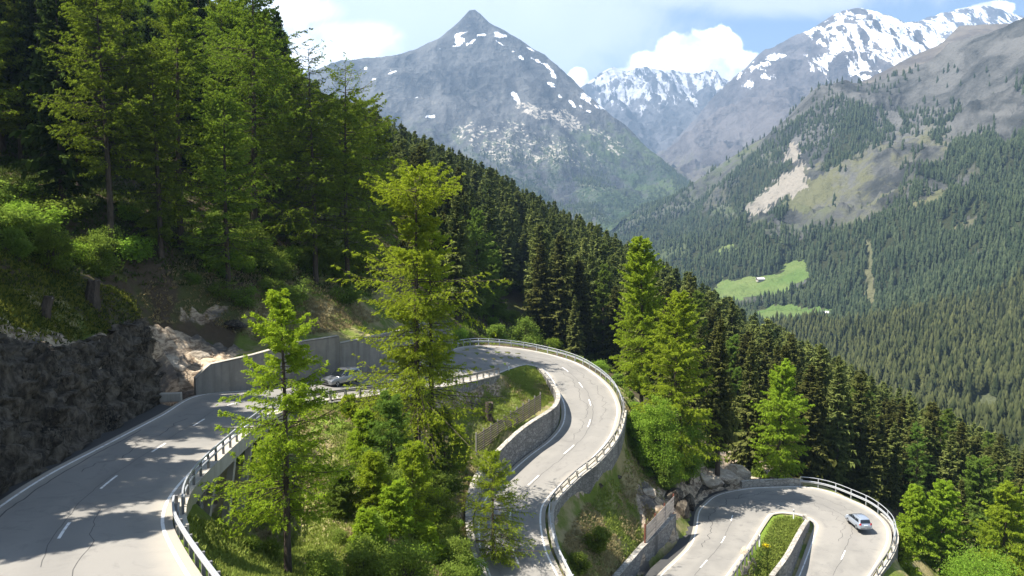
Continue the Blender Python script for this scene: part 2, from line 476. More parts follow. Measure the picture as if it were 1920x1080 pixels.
# ------------------------------------------------------------------ near terrain: control points (px, py, depth) or ('w', x, y, z)
CP = [
 # bank and ravine below the upper road
 (380, 1035, 40.5), (440, 1040, 43), (395, 1070, 38), (470, 1070, 43.5), (440, 1006, 45.5), (400, 1000, 43.5), ('w', -17.5, 50, -23), ('w', -19, 55.5, -23.5), ('w', -18, 61, -22.8), ('w', -22, 51, -23), ('w', -23.2, 57, -23), ('w', -15, 57, -22.5), ('w', -14.5, 50, -21.8), (560, 1085, 45), (600, 900, 60), (590, 800, 69), (640, 782, 71),
 (500, 1075, 42), (700, 1000, 54), (800, 1060, 55), (850, 1000, 69), (845, 930, 79), (800, 850, 80), (700, 850, 69), (900, 790, 97), (860, 830, 90),
 (1000, 722, 118), (885, 738, 100), (960, 708, 114), (930, 750, 105), (780, 800, 80), (720, 768, 81), (780, 758, 87), (650, 1085, 47), (870, 1085, 61),
 ('w', -8, 30, -20), ('w', 5, 30, -23), ('w', 20, 30, -27), ('w', -6, 15, -16), ('w', 10, 12, -18), ('w', 40, 40, -36), ('w', 0, 45, -26),
 # above the inner wall of the S bend
 (950, 808, 94.6), (900, 848, 90), (1000, 768, 105), (1035, 735, 115.6), (875, 900, 83.5), (868, 960, 75.5), (885, 1020, 69),
 # below the outer wall
 (1141, 872, 97), (1096, 938, 88.5), (1050, 995, 80.5), (1060, 1062, 71), (1172, 800, 107), (1170, 740, 121),
 (1155, 920, 95), (1120, 1000, 84), (1190, 970, 92), (1120, 1075, 77), (1190, 800, 112), (1180, 860, 104), (1250, 900, 107), (1205, 778, 117), (1230, 960, 97), (1150, 1000, 86),
 (1160, 1082, 78.2), (1207, 1025, 87.2), (1262, 968, 95.3), (1212, 1080, 87.2), (1270, 1030, 95.3), (1172, 1140, 78.3),
 (1240, 935, 101), (1275, 930, 105), (1292, 925, 109), (1305, 905, 113), (1330, 880, 119), (1380, 893, 125), (1420, 900, 127), (1320, 860, 124), (1230, 830, 112), (1290, 850, 118),
 # round the lower hairpin
 (1470, 903, 127), (1530, 905, 128), (1600, 930, 126), (1655, 970, 120.3), (1690, 1010, 113.6), (1690, 1070, 107), (1670, 1110, 103), (1760, 1090, 120.3), (1900, 1080, 126),
 (1440, 1000, 98.8), (1478, 978, 105.5), (1415, 1060, 91.7), (1455, 1060, 92.6), (1498, 985, 105), (1390, 1100, 88.3), (1430, 1100, 87.9),
 ('w', 68, 88, -54), ('w', 86, 68, -61), ('w', 56, 56, -47), ('w', 116, 96, -69),
 # beyond the upper hairpin and the forest slope
 (880, 645, 146), (930, 643, 151), (1000, 652, 149), (1065, 668, 144), (1115, 690, 136), (1150, 720, 128),
 (900, 640, 165), (1000, 660, 170), (1080, 680, 165), (1150, 720, 155), (950, 596, 235), (1050, 620, 225), (870, 560, 235), (1150, 690, 190), (1250, 740, 180), (1350, 790, 165), (1440, 850, 150),
 (1500, 850, 165), (1600, 880, 175), (1700, 930, 180), (1800, 980, 170), (1900, 1000, 170), (1300, 820, 140), (1240, 790, 138),
 # left hillside
 (100, 640, 57.6), (190, 620, 66), (262, 598, 75), (0, 612, 50.8), (-150, 600, 42), (170, 530, 72), (0, 470, 62.5), (60, 350, 90), (215, 395, 90), (400, 530, 91), (450, 450, 106), (300, 500, 86), (60, 560, 62), (240, 560, 76),
 (600, 560, 105), (600, 440, 122), (700, 580, 118), (800, 598, 136), (640, 500, 114), (550, 640, 93), (480, 655, 90), (420, 668, 87), (640, 630, 98), (720, 618, 108), (800, 612, 122), (850, 628, 139),
 (565, 652, 87.3), (640, 650, 91), (745, 630, 102), (480, 672, 83.5),
 (380, 622, 88), (320, 640, 83), (330, 722, 79.5), (345, 690, 81.5), (300, 600, 84), (395, 690, 80),
 (650, 400, 145), (500, 300, 140), (200, 260, 135), (0, 220, 120), (0, 100, 180), (300, 170, 190), (500, 215, 210), (620, 260, 205), (-300, 300, 90), (-500, 400, 60), (-400, 100, 150),
 ('w', -60, 20, -2), ('w', -40, 22, -6), ('w', -45, 8, -4),
]
# forest ridge: silhouette of tree tops in the photo, minus the tree height
RIDGE = [(620, 175, 430), (700, 215, 420), (800, 255, 410), (900, 305, 400), (1000, 360, 395), (1100, 412, 390), (1200, 468, 380), (1300, 522, 365), (1400, 582, 350), (1500, 637, 335), (1600, 692, 315),
         (1700, 742, 295), (1800, 792, 275), (1920, 842, 255), (2050, 890, 240)]
ctrl = []
for c in CP:
    ctrl.append(c[1:] if c[0] == 'w' else tuple(aty(*c)))
for px, py, d in RIDGE:
    p = aty(px, py, d); ctrl.append((p[0], p[1], p[2] - 23))
    p2 = aty(px, py, d + 90); ctrl.append((p2[0] + 40, p2[1], p[2] - 23 - 75))
for i in range(0, RU.n, 6):
    ctrl.append((*RU.L[i, :2], RU.L[i, 2] - .2))
    if not (3.0 < i / RU.N < 6.6): ctrl.append((*RU.Rr[i, :2], RU.Rr[i, 2] - .2))
for i in range(0, RL.n, 6):
    ctrl.append((*RL.L[i, :2], RL.L[i, 2] - .2)); ctrl.append((*RL.Rr[i, :2], RL.Rr[i, 2] - .2))
WALL_LINE = np.array([aty(1268, 966, 95.6), aty(1240, 996, 91.6), aty(1207, 1027, 87.5), aty(1160, 1082, 78.5), aty(1110, 1150, 71)])
for p, q in zip(resample(WALL_LINE, 2.0)[:-1], resample(WALL_LINE, 2.0)[1:]):
    t_ = (q - p)[:2] / np.linalg.norm((q - p)[:2]); fr = np.array([-t_[1], t_[0]])        # towards the road
    ctrl.append((*(p[:2] + fr * .7), p[2] - 3.7)); ctrl.append((*(p[:2] - fr * .9), p[2] - .35))
base_rbf = RBF(ctrl)

def _outline(rd, full):
    L, Rr = rd.L.copy(), rd.Rr.copy()
    if rd is RU and not full:                # the outer part of the half-bridge hangs free of the ground
        t = np.arange(rd.n) / rd.N
        k = sstep(2.7, 3.2, t) * (1 - sstep(6.3, 6.8, t))
        Rr = Rr - rd.nr * (3.6 * k)[:, None]
    S = np.concatenate([resample(L, .9), resample(Rr, .9)] + [(L * (1 - f) + Rr * f)[::4] for f in (.25, .5, .75)])
    ne = len(resample(L, .9)) + len(resample(Rr, .9))
    return np.vstack([L[:, :2], Rr[::-1, :2]]), S, ne
def resample(P, step):
    P = np.asarray(P, float)
    s = np.concatenate([[0], np.cumsum(np.linalg.norm(np.diff(P, axis=0), axis=1))])
    n = max(1, int(round(s[-1] / step)))
    q = np.linspace(0, s[-1], n + 1)
    return np.stack([np.interp(q, s, P[:, k]) for k in range(3)], 1)
OUTL = {f: [_outline(rd, f) for rd in (RU, RL)] for f in (False, True)}
def _corridor(x, y, full=False):
    """distance beyond the nearest road edge (negative on the road) and the road height there"""
    x = np.asarray(x, float); y = np.asarray(y, float)
    sh = x.shape; q = np.stack([x.ravel(), y.ravel()], 1)
    over = np.full(len(q), 1e9); rz = np.zeros(len(q))
    for poly, S, ne in OUTL[full]:
        lo, hi = poly.min(0) - 30, poly.max(0) + 30
        near = np.nonzero(((q > lo) & (q < hi)).all(1))[0]
        ins = inpoly(q[near, 0], q[near, 1], poly)
        for i in range(0, len(near), 12000):
            ii = near[i:i + 12000]; b = q[ii]
            d2 = (b[:, :1] - S[None, :, 0]) ** 2 + (b[:, 1:] - S[None, :, 1]) ** 2
            de = np.sqrt(d2[:, :ne].min(1)); k = d2.argmin(1)
            o = np.where(ins[i:i + 12000], -de, de)
            better = o < over[ii]
            over[ii] = np.where(better, o, over[ii]); rz[ii] = np.where(better, S[k, 2], rz[ii])
    return over.reshape(sh), rz.reshape(sh)

RSX, RSY = np.arange(-46, 64, .4), np.arange(6, 152, .4)
_rx, _ry = np.meshgrid(RSX, RSY, indexing='ij')
CORR = {f: _corridor(_rx, _ry, f) for f in (False, True)}
def road_corridor(x, y, full=False):
    x = np.asarray(x, float); y = np.asarray(y, float)
    i = (x - RSX[0]) / .4; j = (y - RSY[0]) / .4
    out = (i < 0) | (j < 0) | (i > len(RSX) - 2) | (j > len(RSY) - 2)
    i = np.clip(i, 0, len(RSX) - 2); j = np.clip(j, 0, len(RSY) - 2)
    i0, j0 = i.astype(int), j.astype(int); a, b = i - i0, j - j0
    def bl(A): return A[i0, j0] * (1 - a) * (1 - b) + A[i0 + 1, j0] * a * (1 - b) + A[i0, j0 + 1] * (1 - a) * b + A[i0 + 1, j0 + 1] * a * b
    O, Z = CORR[full]
    zn = Z[np.round(i).astype(int), np.round(j).astype(int)]
    return np.where(out, 99.0, bl(O)), zn

def terrain_z(x, y, rough=True):
    x = np.asarray(x, float); y = np.asarray(y, float)
    z = base_rbf(x, y)
    over, rz = road_corridor(x, y)
    if rough:
        amp = sstep(1, 6, over)
        z = z + amp * ((fbm(x * .09, y * .09, oct=4, seed=3) - .5) * 2.2 + (fbm(x * .5, y * .5, oct=3, seed=5) - .5) * .5)
    left = (x < -26) & (y < 78) & (y > 20)
    z = z - left * 5.0 * sstep(.5, 1.2, over) * (1 - sstep(3.0, 4.6, over))
    w = sstep(.55, 1.5, over)
    z = (rz - .14) * (1 - w) + z * w
    of, rf = road_corridor(x, y, True)
    return np.where(of < 1.2, np.minimum(z, rf - .14 - .5 * (of < 0) * (over > 0)), z)

def lines(segs):
    out = []
    for a, b, st in segs: out.append(np.arange(a, b, st))
    return np.concatenate(out)
gx = lines([(-150, -45, 2.5), (-45, 62, .55), (62, 260, 3)])
gy = lines([(6, 34, 1.5), (34, 134, .55), (134, 240, 2), (240, 520, 4)])
GX, GY = np.meshgrid(gx, gy, indexing='ij')
GZ = terrain_z(GX, GY)
over_g, _ = road_corridor(GX, GY)
PXg, PYg = project(np.stack([GX, GY, GZ], -1))
# what covers the ground: 0..1 masks fixed to the surface
rock_poly = [(280, 622), (330, 618), (385, 640), (450, 655), (440, 680), (375, 738), (300, 748)]
m_rock = inpoly(PXg, PYg, rock_poly) * 1.0
m_rock = np.maximum(m_rock, inpoly(PXg, PYg, [(1280, 850), (1440, 850), (1470, 915), (1300, 960), (1250, 985), (1205, 1000), (1190, 920)]) * .9)
dzx = np.gradient(GZ, axis=0) / np.gradient(GX, axis=0); dzy = np.gradient(GZ, axis=1) / np.gradient(GY, axis=1)
slope = np.sqrt(dzx ** 2 + dzy ** 2)
grassy = inpoly(PXg, PYg, [(1030, 1090), (1060, 980), (1180, 750), (1240, 800), (1285, 890), (1200, 990), (1150, 1090)])
m_rock = np.maximum(m_rock, sstep(1.5, 2.4, slope) * ~grassy * ~inpoly(PXg, PYg, [(150, 300), (700, 300), (700, 620), (560, 620), (480, 585), (400, 575), (300, 600), (262, 600), (150, 560)]))
m_forest = ((GY > 132) | (GX < -31) & (GY > 66) | (GX < -38)).astype(float)
lush = inpoly(PXg, PYg, [(930, 672), (1015, 685), (1048, 740), (1015, 760), (965, 740)]) | inpoly(PXg, PYg, [(330, 985), (460, 1000), (500, 1090), (330, 1090)]) \
     | inpoly(PXg, PYg, [(1440, 965), (1520, 970), (1460, 1090), (1370, 1090)]) | inpoly(PXg, PYg, [(560, 765), (680, 765), (680, 800), (580, 830)])
m_lush = lush * 1.0
m_forest *= 1 - m_lush
over_f, _ = road_corridor(GX, GY, True)
rgh = sstep(1.8, 3.5, np.minimum(over_g, over_f)) * m_rock
GZ2 = GZ + rgh * (fbm(GX * .6, GY * .6, GZ * .6, 4, 11, True) - .5) * 2.0

def mat_ground():
    t = NT('mountain_ground'); v = t.coord()
    n = t.noise(v, .22, 5, .6); n2 = t.noise(v, 1.6, 6, .65); n3 = t.noise(v, 7, 4)
    g = t.mix(n2, (.085, .12, .02), (.17, .20, .04))
    dry = t.mix(n2, (.24, .20, .09), (.36, .30, .155))
    c = t.mix(t.ramp(n, .44, .60), g, dry)
    c = t.mix(t.attr('lush'), c, t.mix(n2, (.115, .185, .022), (.21, .27, .045)))
    soil = t.mix(n2, (.055, .042, .028), (.12, .088, .055))
    duff = t.mix(t.ramp(n, .45, .6), soil, t.mix(n3, (.05, .06, .02), (.12, .12, .04)))
    c = t.mix(t.attr('forest'), c, duff)
    vr = t.coord((1, 1, 2.5)); r1 = t.noise(vr, .9, 8, .65, .8); r2 = t.noise(vr, .2, 4)
    rk = t.mix(t.ramp(r1, .35, .62), (.15, .108, .072), (.50, .40, .285))
    rk = t.mix(t.ramp(r2, .5, .62), rk, t.mix(r1, (.07, .06, .05), (.17, .15, .13)))
    c = t.mix(t.ramp(t.math('ADD', t.attr('rock'), t.math('MULTIPLY', t.math('SUBTRACT', n2, .5), .6)), .4, .6), c, rk)
    h = t.math('ADD', n2, t.math('MULTIPLY', n3, .5))
    h = t.math('ADD', h, t.math('MULTIPLY', t.attr('rock'), r1))
    return t.bsdf(c, 1.0, normal=t.bump(h, .8, .25), spec=.1)
M['ground'] = mat_ground()
me = mesh_np('ground', [(np.stack([GX, GY, GZ2], -1).reshape(-1, 3), grid_faces(len(gx), len(gy)))],
             {'rock': m_rock, 'forest': m_forest, 'lush': m_lush}, True, [M['ground']])
tag(link('ground', me), kind='structure')

# ------------------------------------------------------------------ far terrain
def far_terrain(name, pts, pxr, dr, step, mat, amp, nscale, masks=None, ridge=None, oct=6, seed=1, flat=None):
    c = RBF([tuple(aty(*p)) if p[0] != 'w' else p[1:] for p in pts])
    px = np.arange(pxr[0], pxr[1] + step[0], step[0]); dd = np.arange(dr[0], dr[1] + step[1], step[1])
    PX, D = np.meshgrid(px, dd, indexing='ij')
    X = (PX - 960) / FPX * D
    Z = c(X, D)
    a = amp * np.ones_like(Z) * (sstep(700, 1900, D) * .8 + .2 if name == 'hills' else 1)
    if ridge is not None:
        rp = np.array([aty(*p)[:2] for p in ridge]); rp = resample(np.c_[rp, np.zeros(len(rp))], 60)[:, :2]
        dist = np.full(X.shape, 1e9)
        for q in rp: dist = np.minimum(dist, np.hypot(X - q[0], D - q[1]))
        a = a * (.28 + .72 * sstep(0, 450, dist))
    wx = (fbm(X / nscale * .7, D / nscale * .7, oct=3, seed=seed + 50) - .5) * .8
    n = fbm(X / nscale + wx, D / nscale - wx, oct=oct, seed=seed, ridged=True) - .62
    n2 = fbm(X / nscale * 3.1 - wx, D / nscale * 3.1 + wx, oct=4, seed=seed + 20) - .5
    if flat is not None:
        fx, fy = project(np.stack([X, D, Z], -1)); a = a * (1 - flat(fx, fy))
    n3 = fbm(X / nscale * 9 + wx, D / nscale * 6, oct=4, seed=seed + 30, ridged=True) - .6
    Z = Z + a * n * 2.3 + a * .7 * n2 + a * .22 * n3
    P = np.stack([X, D, Z], -1)
    fx, fy = project(P)
    wsc = dr[0] * .5 / 30
    wa = (fbm(X / wsc * .30, D / wsc * .30, Z / wsc * .6, 4, seed + 70) - .5); wb = (fbm(X / wsc * .30 + 40, D / wsc * .30, Z / wsc * .6, 4, seed + 71) - .5)
    fx, fy = fx + wa * 46, fy + wb * 30
    attrs = {k: f(fx, fy, P) for k, f in (masks or {}).items()}
    me = mesh_np(name, [(P.reshape(-1, 3), grid_faces(len(px), len(dd)))], attrs, True, [mat])
    o = link(name, me); tag(o, kind='structure')
    def zf(x, y):
        q = np.asarray(x) / np.asarray(y) * FPX + 960
        i = np.clip((q - px[0]) / step[0], 0, len(px) - 1.001); j = np.clip((np.asarray(y) - dd[0]) / step[1], 0, len(dd) - 1.001)
        i0, j0 = i.astype(int), j.astype(int); fi, fj = i - i0, j - j0
        return (Z[i0, j0] * (1 - fi) * (1 - fj) + Z[i0 + 1, j0] * fi * (1 - fj) + Z[i0, j0 + 1] * (1 - fi) * fj + Z[i0 + 1, j0 + 1] * fi * fj)
    return o, zf

def ell(fx, fy, L):
    out = np.full(fx.shape, -1.0)
    for (cx, cy, rx, ry, an) in L:
        ca, sa = math.cos(R(an)), math.sin(R(an))
        u = ((fx - cx) * ca + (fy - cy) * sa) / rx; v = (-(fx - cx) * sa + (fy - cy) * ca) / ry
        out = np.maximum(out, 1 - np.sqrt(u * u + v * v))
    return out

def mat_mountain(name, rock0, rock1, grass0, grass1, forest, scree, nz=1.0, snow=.82):
    """attributes: snow (-1..1), green 0..1, wood 0..1, scree 0..1"""
    t = NT(name); v = t.coord(); vg = t.coord((1.0, .30, .42))
    a = t.noise(vg, .0075 * nz, 8, .62, .5); b = t.noise(v, .02 * nz, 6, .65); c_ = t.noise(v, .0012 * nz, 4); d = t.noise(v, .05 * nz, 4, .6)
    rk = t.mix(t.ramp(a, .35, .62), rock0, rock1)
    rk = t.mix(t.math('MULTIPLY', t.ramp(b, .55, .75), .22), rk, scree)
    gr = t.mix(t.ramp(c_, .4, .6), grass0, grass1)
    gr = t.mix(t.math('MULTIPLY', b, .4), gr, grass0)
    jit = t.math('ADD', t.math('MULTIPLY', t.math('SUBTRACT', a, .5), 1.0), t.math('MULTIPLY', t.math('SUBTRACT', b, .5), .8))
    col = t.mix(t.ramp(t.math('ADD', t.attr('green'), jit), .35, .65), rk, gr)
    sc = t.mix(b, tuple(x * .8 for x in scree), tuple(min(1, x * 1.2) for x in scree))
    col = t.mix(t.ramp(t.math('ADD', t.attr('scree'), t.math('ADD', t.math('MULTIPLY', jit, .9), t.math('MULTIPLY', t.math('SUBTRACT', d, .5), 1.5))), .42, .6), col, sc)
    wd = t.math('ADD', t.attr('wood'), t.math('ADD', t.math('MULTIPLY', t.math('SUBTRACT', d, .5), 1.6), t.math('MULTIPLY', jit, .6)))
    col = t.mix(t.ramp(wd, .45, .6), col, forest)
    sa = t.noise(t.coord((1.0, .22, .30)), .017 * nz, 7, .66, .6)
    sn = t.math('ADD', t.attr('snow'), t.math('ADD', t.math('MULTIPLY', t.math('SUBTRACT', sa, .5), 4.6), t.math('MULTIPLY', t.math('SUBTRACT', a, .5), 2.6)))
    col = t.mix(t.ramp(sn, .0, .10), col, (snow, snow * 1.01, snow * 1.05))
    return t.bsdf(col, 1.0, normal=t.bump(t.math('ADD', a, b), .6, 70 / nz), spec=.05)

# --- the pyramid peak
sil1 = [(480, 150, 4600), (560, 132, 4650), (600, 128, 4650), (640, 112, 4700), (690, 109, 4780), (740, 106, 4850), (780, 96, 4900), (800, 85, 4930), (840, 58, 4960), (860, 41, 4985), (872, 28, 5000), (880, 20, 5000), (891, 20, 5000),
        (901, 28, 5000), (915, 42, 4990), (945, 55, 4970), (975, 75, 4950), (1000, 95, 4920), (1022, 107, 4900), (1045, 126, 4870), (1058, 138, 4850), (1075, 154, 4820), (1092, 172, 4780), (1130, 203, 4680),
        (1180, 247, 4550), (1230, 292, 4420), (1270, 325, 4320), (1310, 352, 4200), (1400, 400, 3900)]
p1 = list(sil1)
for (px, py, d) in sil1[::2]:
    p = aty(px, py, d); p1.append(('w', p[0] * 1.12, d + 1100, p[2] - 850))
p1 += [(880, 120, 4720), (880, 200, 4380), (900, 260, 4050), (930, 330, 3650), (1000, 390, 3300), (700, 200, 4300), (700, 300, 3800), (600, 250, 4200), (760, 380, 3300), (500, 300, 3900),
       (1060, 230, 4350), (1120, 300, 4000), (1150, 360, 3600), (1200, 400, 3300), (1180, 310, 4150), (1240, 360, 3800), (960, 180, 4450), (1000, 130, 4780), (1260, 420, 3000), (1100, 430, 3000), (900, 430, 2900), (1300, 400, 3400), (600, 400, 2900), (1400, 440, 3000)]
snow1 = [(862, 68, 17, 7, -38), (850, 78, 14, 4, -30), (878, 78, 12, 5, -10), (905, 73, 14, 4, 0), (937, 69, 18, 4, 10), (944, 85, 13, 4, 22), (967, 180, 13, 11, 25), (968, 100, 8, 3, 25), (990, 90, 18, 4, 35),
         (1003, 118, 26, 4, 30), (1035, 135, 24, 4, 33), (1045, 160, 12, 6, 40), (1072, 195, 15, 7, 50), (1058, 178, 8, 4, 40), (1100, 185, 14, 4, 40), (1090, 200, 6, 4, 40), (805, 215, 8, 4, 0), (744, 135, 9, 3, -20), (830, 90, 10, 3, -30), (1108, 210, 5, 4, 0), (680, 128, 6, 3, 0), (955, 55, 8, 3, 20), (784, 178, 5, 3, 0), (700, 150, 8, 3, -20), (1125, 200, 8, 3, 40)]
def green1(fx, fy, P): return sstep(180, 260, fy + 40 * (fbm(fx * .02, fy * .02, seed=4) - .5)) * .40 + .2 * sstep(950, 1250, fx) * sstep(200, 300, fy)
def wood1(fx, fy, P): return sstep(250, 350, fy) * (.20 + .45 * fbm(fx * .015, fy * .03, seed=9)) + .25 * inpoly(fx, fy, [(860, 165), (930, 160), (960, 200), (900, 230), (850, 215)])
def scree1(fx, fy, P):
    a = ell(fx, fy, [(1000, 205, 55, 18, 25), (1060, 225, 55, 20, 30)])
    b = ell(fx, fy, [(1000, 285, 190, 55, 18), (1080, 320, 130, 45, 25), (940, 255, 90, 20, 15), (1140, 270, 60, 14, 40)])
    return np.clip(a * 1.1, 0, .50) + np.clip(b * 1.2, 0, .36)
M['peak'] = mat_mountain('peak_rock', (.034, .036, .040), (.105, .104, .102), (.036, .058, .026), (.08, .105, .045), (.028, .042, .022), (.40, .36, .30))
o1, z1 = far_terrain('mountain', p1, (440, 1440), (2700, 6100), (2.6, 10), M['peak'], 95, 480, {'snow': lambda a, b, P: ell(a, b, [(q[0], q[1], q[2] * 1.05, q[3] * .7, q[4]) for q in snow1]) * 1.3 - .33 - .7 * (ell(a, b, snow1) < -.6), 'green': green1, 'wood': wood1, 'scree': scree1}, sil1, seed=2)

# --- far snowy chain
def chain(name, sil, d, pxr, drop, snow_f, mat, amp, sc, seed, extra=()):
    pts = [(x, y, d) for x, y in sil]
    pts2 = list(pts)
    for (x, y) in sil:
        p = aty(x, y, d); pts2.append(('w', p[0] * 1.1, d + 1500, p[2] - 1100))
        for (q, f) in drop:
            pts2.append(('w', p[0] * (d - q) / d, d - q, p[2] * f[0] + f[1]))
    pts2 += list(extra)
    return far_terrain(name, pts2, pxr, (d - drop[-1][0], d + 1500), (2.6, 14), mat, amp, sc, {'snow': snow_f, 'green': lambda a, b, P: sstep(220, 330, b) * .5, 'wood': lambda a, b, P: a * 0, 'scree': lambda a, b, P: a * 0}, pts, seed=seed)
M['far_rock'] = mat_mountain('far_rock', (.05, .05, .055), (.11, .108, .115), (.085, .095, .06), (.13, .125, .085), (.03, .04, .03), (.20, .19, .18), .7, .42)  # snow value lowered here to carry the shade of clouds
sil2 = [(1040, 210), (1075, 180), (1089, 166), (1120, 146), (1146, 130), (1160, 138), (1178, 149), (1190, 138), (1202, 127), (1220, 131), (1242, 136), (1255, 127), (1272, 128), (1300, 139), (1325, 149), (1350, 152), (1377, 151), (1420, 150), (1480, 170)]
def snow2(fx, fy, P):
    return .12 - sstep(135, 270, fy) * 1.0 + .15 * (fbm(fx * .03, fy * .03, seed=8) - .5)
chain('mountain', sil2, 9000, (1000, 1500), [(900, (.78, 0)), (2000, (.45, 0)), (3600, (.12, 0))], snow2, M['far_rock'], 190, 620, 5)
# --- the broad snow mountain
sil3 = [(1200, 330), (1290, 250), (1340, 195), (1377, 153), (1408, 118), (1430, 98), (1460, 92), (1491, 85), (1517, 66), (1548, 55), (1554, 42), (1574, 28), (1600, 17), (1612, 18), (1627, 26), (1644, 26), (1660, 22), (1675, 28), (1684, 42), (1710, 52), (1740, 75), (1800, 90), (1900, 110)]
def snow3(fx, fy, P):
    a = ell(fx, fy, [(1640, 75, 100, 62, 8), (1600, 105, 70, 34, -10), (1720, 70, 50, 28, 20), (1690, 110, 60, 30, 10)])
    b = ell(fx, fy, [(1432, 130, 26, 14, 30), (1450, 112, 30, 9, -20), (1395, 155, 14, 10, 40), (1575, 35, 20, 10, 0)])
    return np.maximum(np.clip(a * 1.4, -1, .32) - .20, np.clip(b * 1.2, -1, .4) - .25) + .02
M['far_rock2'] = mat_mountain('far_brown_rock', (.060, .054, .055), (.125, .112, .11), (.075, .075, .05), (.15, .135, .09), (.03, .04, .03), (.2, .18, .165), .8)
chain('mountain', sil3, 7000, (1120, 1990), [(700, (.8, 0)), (1700, (.48, 0)), (2900, (.15, -60))], snow3, M['far_rock2'], 150, 520, 6)
sil3b = [(1650, 80), (1690, 60), (1710, 52), (1727, 46), (1762, 35), (1789, 26), (1815, 14), (1835, 18), (1858, 22), (1870, 28), (1898, 40), (1960, 60), (2040, 60)]
chain('mountain', sil3b, 9500, (1620, 2080), [(1000, (.78, 0)), (2200, (.45, 0))], lambda a, b, P: -.06 + 0 * a - sstep(40, 140, b) * .2, M['far_rock2'], 120, 700, 7)
# --- brown shoulder
sil4 = [(1560, 185), (1600, 168), (1635, 152), (1692, 118), (1736, 100), (1771, 77), (1797, 50), (1812, 50), (1824, 54), (1850, 58), (1876, 58), (1940, 40), (2020, 30)]
M['brown'] = mat_mountain('brown_alp', (.075, .06, .045), (.14, .115, .085), (.15, .12, .065), (.21, .165, .09), (.04, .05, .03), (.28, .24, .2), 1)
chain('mountain', sil4, 4300, (1520, 2050), [(500, (.82, 0)), (1300, (.5, 0)), (1700, (.3, 0))], lambda a, b, P: ell(a, b, [(1862, 75, 14, 9, 60), (1728, 127, 8, 4, 0), (1840, 66, 6, 3, 0)]) * 1.2 - .45, M['brown'], 28, 380, 8)

# --- right valley side
sil5 = [(1120, 470, 3100), (1200, 412, 3000), (1250, 382, 2900), (1300, 350, 2800), (1350, 320, 2700), (1400, 282, 2600), (1440, 255, 2550), (1480, 215, 2480), (1500, 195, 2450), (1535, 168, 2420), (1590, 158, 2450), (1640, 155, 2500), (1690, 150, 2550), (1740, 138, 2580), (1800, 108, 2550), (1830, 92, 2500), (1876, 61, 2420), (1920, 34, 2320), (2000, 0, 2200)]
p5 = list(sil5)
for px, py, d in sil5:
    p = aty(px, py, d); p5.append(('w', p[0] * 1.15 + 100, d + 700, p[2] - 420))
p5 += [(1900, 820, 560), (1920, 700, 680), (1920, 600, 820), (1920, 500, 980), (1920, 400, 1230), (1920, 300, 1520), (1920, 180, 1900), (2050, 500, 900), (2050, 800, 500), (2050, 200, 1650), (1900, 900, 420), (2050, 950, 380), (1700, 900, 420), (1400, 800, 480),
       (1800, 740, 640), (1800, 600, 880), (1800, 480, 1120), (1800, 380, 1400), (1800, 300, 1680), (1800, 200, 2080),
       (1700, 680, 760), (1700, 560, 980), (1700, 450, 1270), (1700, 370, 1540), (1700, 280, 1900), (1700, 200, 2220),
       (1600, 650, 880), (1590, 585, 1060), (1600, 500, 1230), (1600, 420, 1500), (1600, 340, 1800), (1600, 250, 2120), (1550, 582, 1140), (1490, 578, 1180), (1430, 588, 1160), (1460, 600, 1100), (1540, 590, 1110),
       (1520, 505, 1420), (1430, 522, 1400), (1350, 545, 1360), (1450, 545, 1320), (1340, 560, 1300), (1500, 500, 1450), (1450, 470, 1600), (1370, 470, 1750), (1500, 420, 1720), (1480, 340, 2020), (1420, 400, 2000), (1540, 300, 2100), (1500, 260, 2280),
       (1300, 480, 2000), (1250, 470, 2300), (1300, 400, 2450), (1350, 360, 2400), (1400, 330, 2350), (1200, 500, 2300), (1150, 530, 2000), (1100, 560, 1800), (1250, 600, 1200), (1350, 680, 900), (1500, 720, 740), (1600, 760, 640), (1700, 800, 560), (1250, 530, 1600)]
meadow = [[(1330, 555), (1345, 530), (1400, 520), (1450, 515), (1480, 498), (1512, 495), (1518, 512), (1520, 522), (1470, 545), (1410, 560), (1340, 565)], [(1400, 588), (1440, 575), (1480, 571), (1520, 578), (1556, 578), (1574, 580), (1556, 592), (1520, 600), (1480, 604), (1430, 610)],
          [(1460, 500), (1490, 488), (1510, 490), (1480, 515), (1465, 515)], [(1345, 467), (1380, 455), (1385, 470), (1360, 480), (1342, 482)]]
clear_lush = [[(1468, 385), (1520, 340), (1560, 330), (1560, 370), (1500, 395)], [(1690, 395), (1770, 355), (1790, 362), (1740, 390)], [(1800, 760), (1850, 735), (1875, 755), (1855, 795), (1810, 790)], [(1622, 449), (1634, 454), (1641, 584), (1626, 584)], [(1230, 480), (1280, 455), (1290, 470), (1250, 490)]]
clear_dry = [[(1460, 430), (1480, 385), (1560, 330), (1640, 320), (1740, 330), (1680, 370), (1600, 400), (1540, 420)], [(1621, 448), (1635, 453), (1642, 584), (1625, 584)], [(1550, 320), (1700, 250), (1780, 280), (1700, 340), (1600, 350)],
             [(1760, 760), (1800, 740), (1820, 780), (1790, 800)], [(1720, 730), (1750, 740), (1740, 760), (1715, 750)], [(1785, 420), (1830, 405), (1835, 412), (1790, 432)], [(1760, 505), (1840, 470), (1845, 478), (1770, 518)], [(1880, 440), (1920, 415), (1930, 425), (1890, 452)]]
scree5 = [[(1391, 397), (1432, 359), (1474, 322), (1505, 300), (1518, 338), (1497, 364), (1453, 385), (1412, 406)], [(1470, 300), (1483, 262), (1496, 258), (1500, 295), (1486, 308)]]
def pmax(fx, fy, polys):
    o = np.zeros(fx.shape)
    for p in polys: o = np.maximum(o, inpoly(fx, fy, p) * 1.0)
    return o
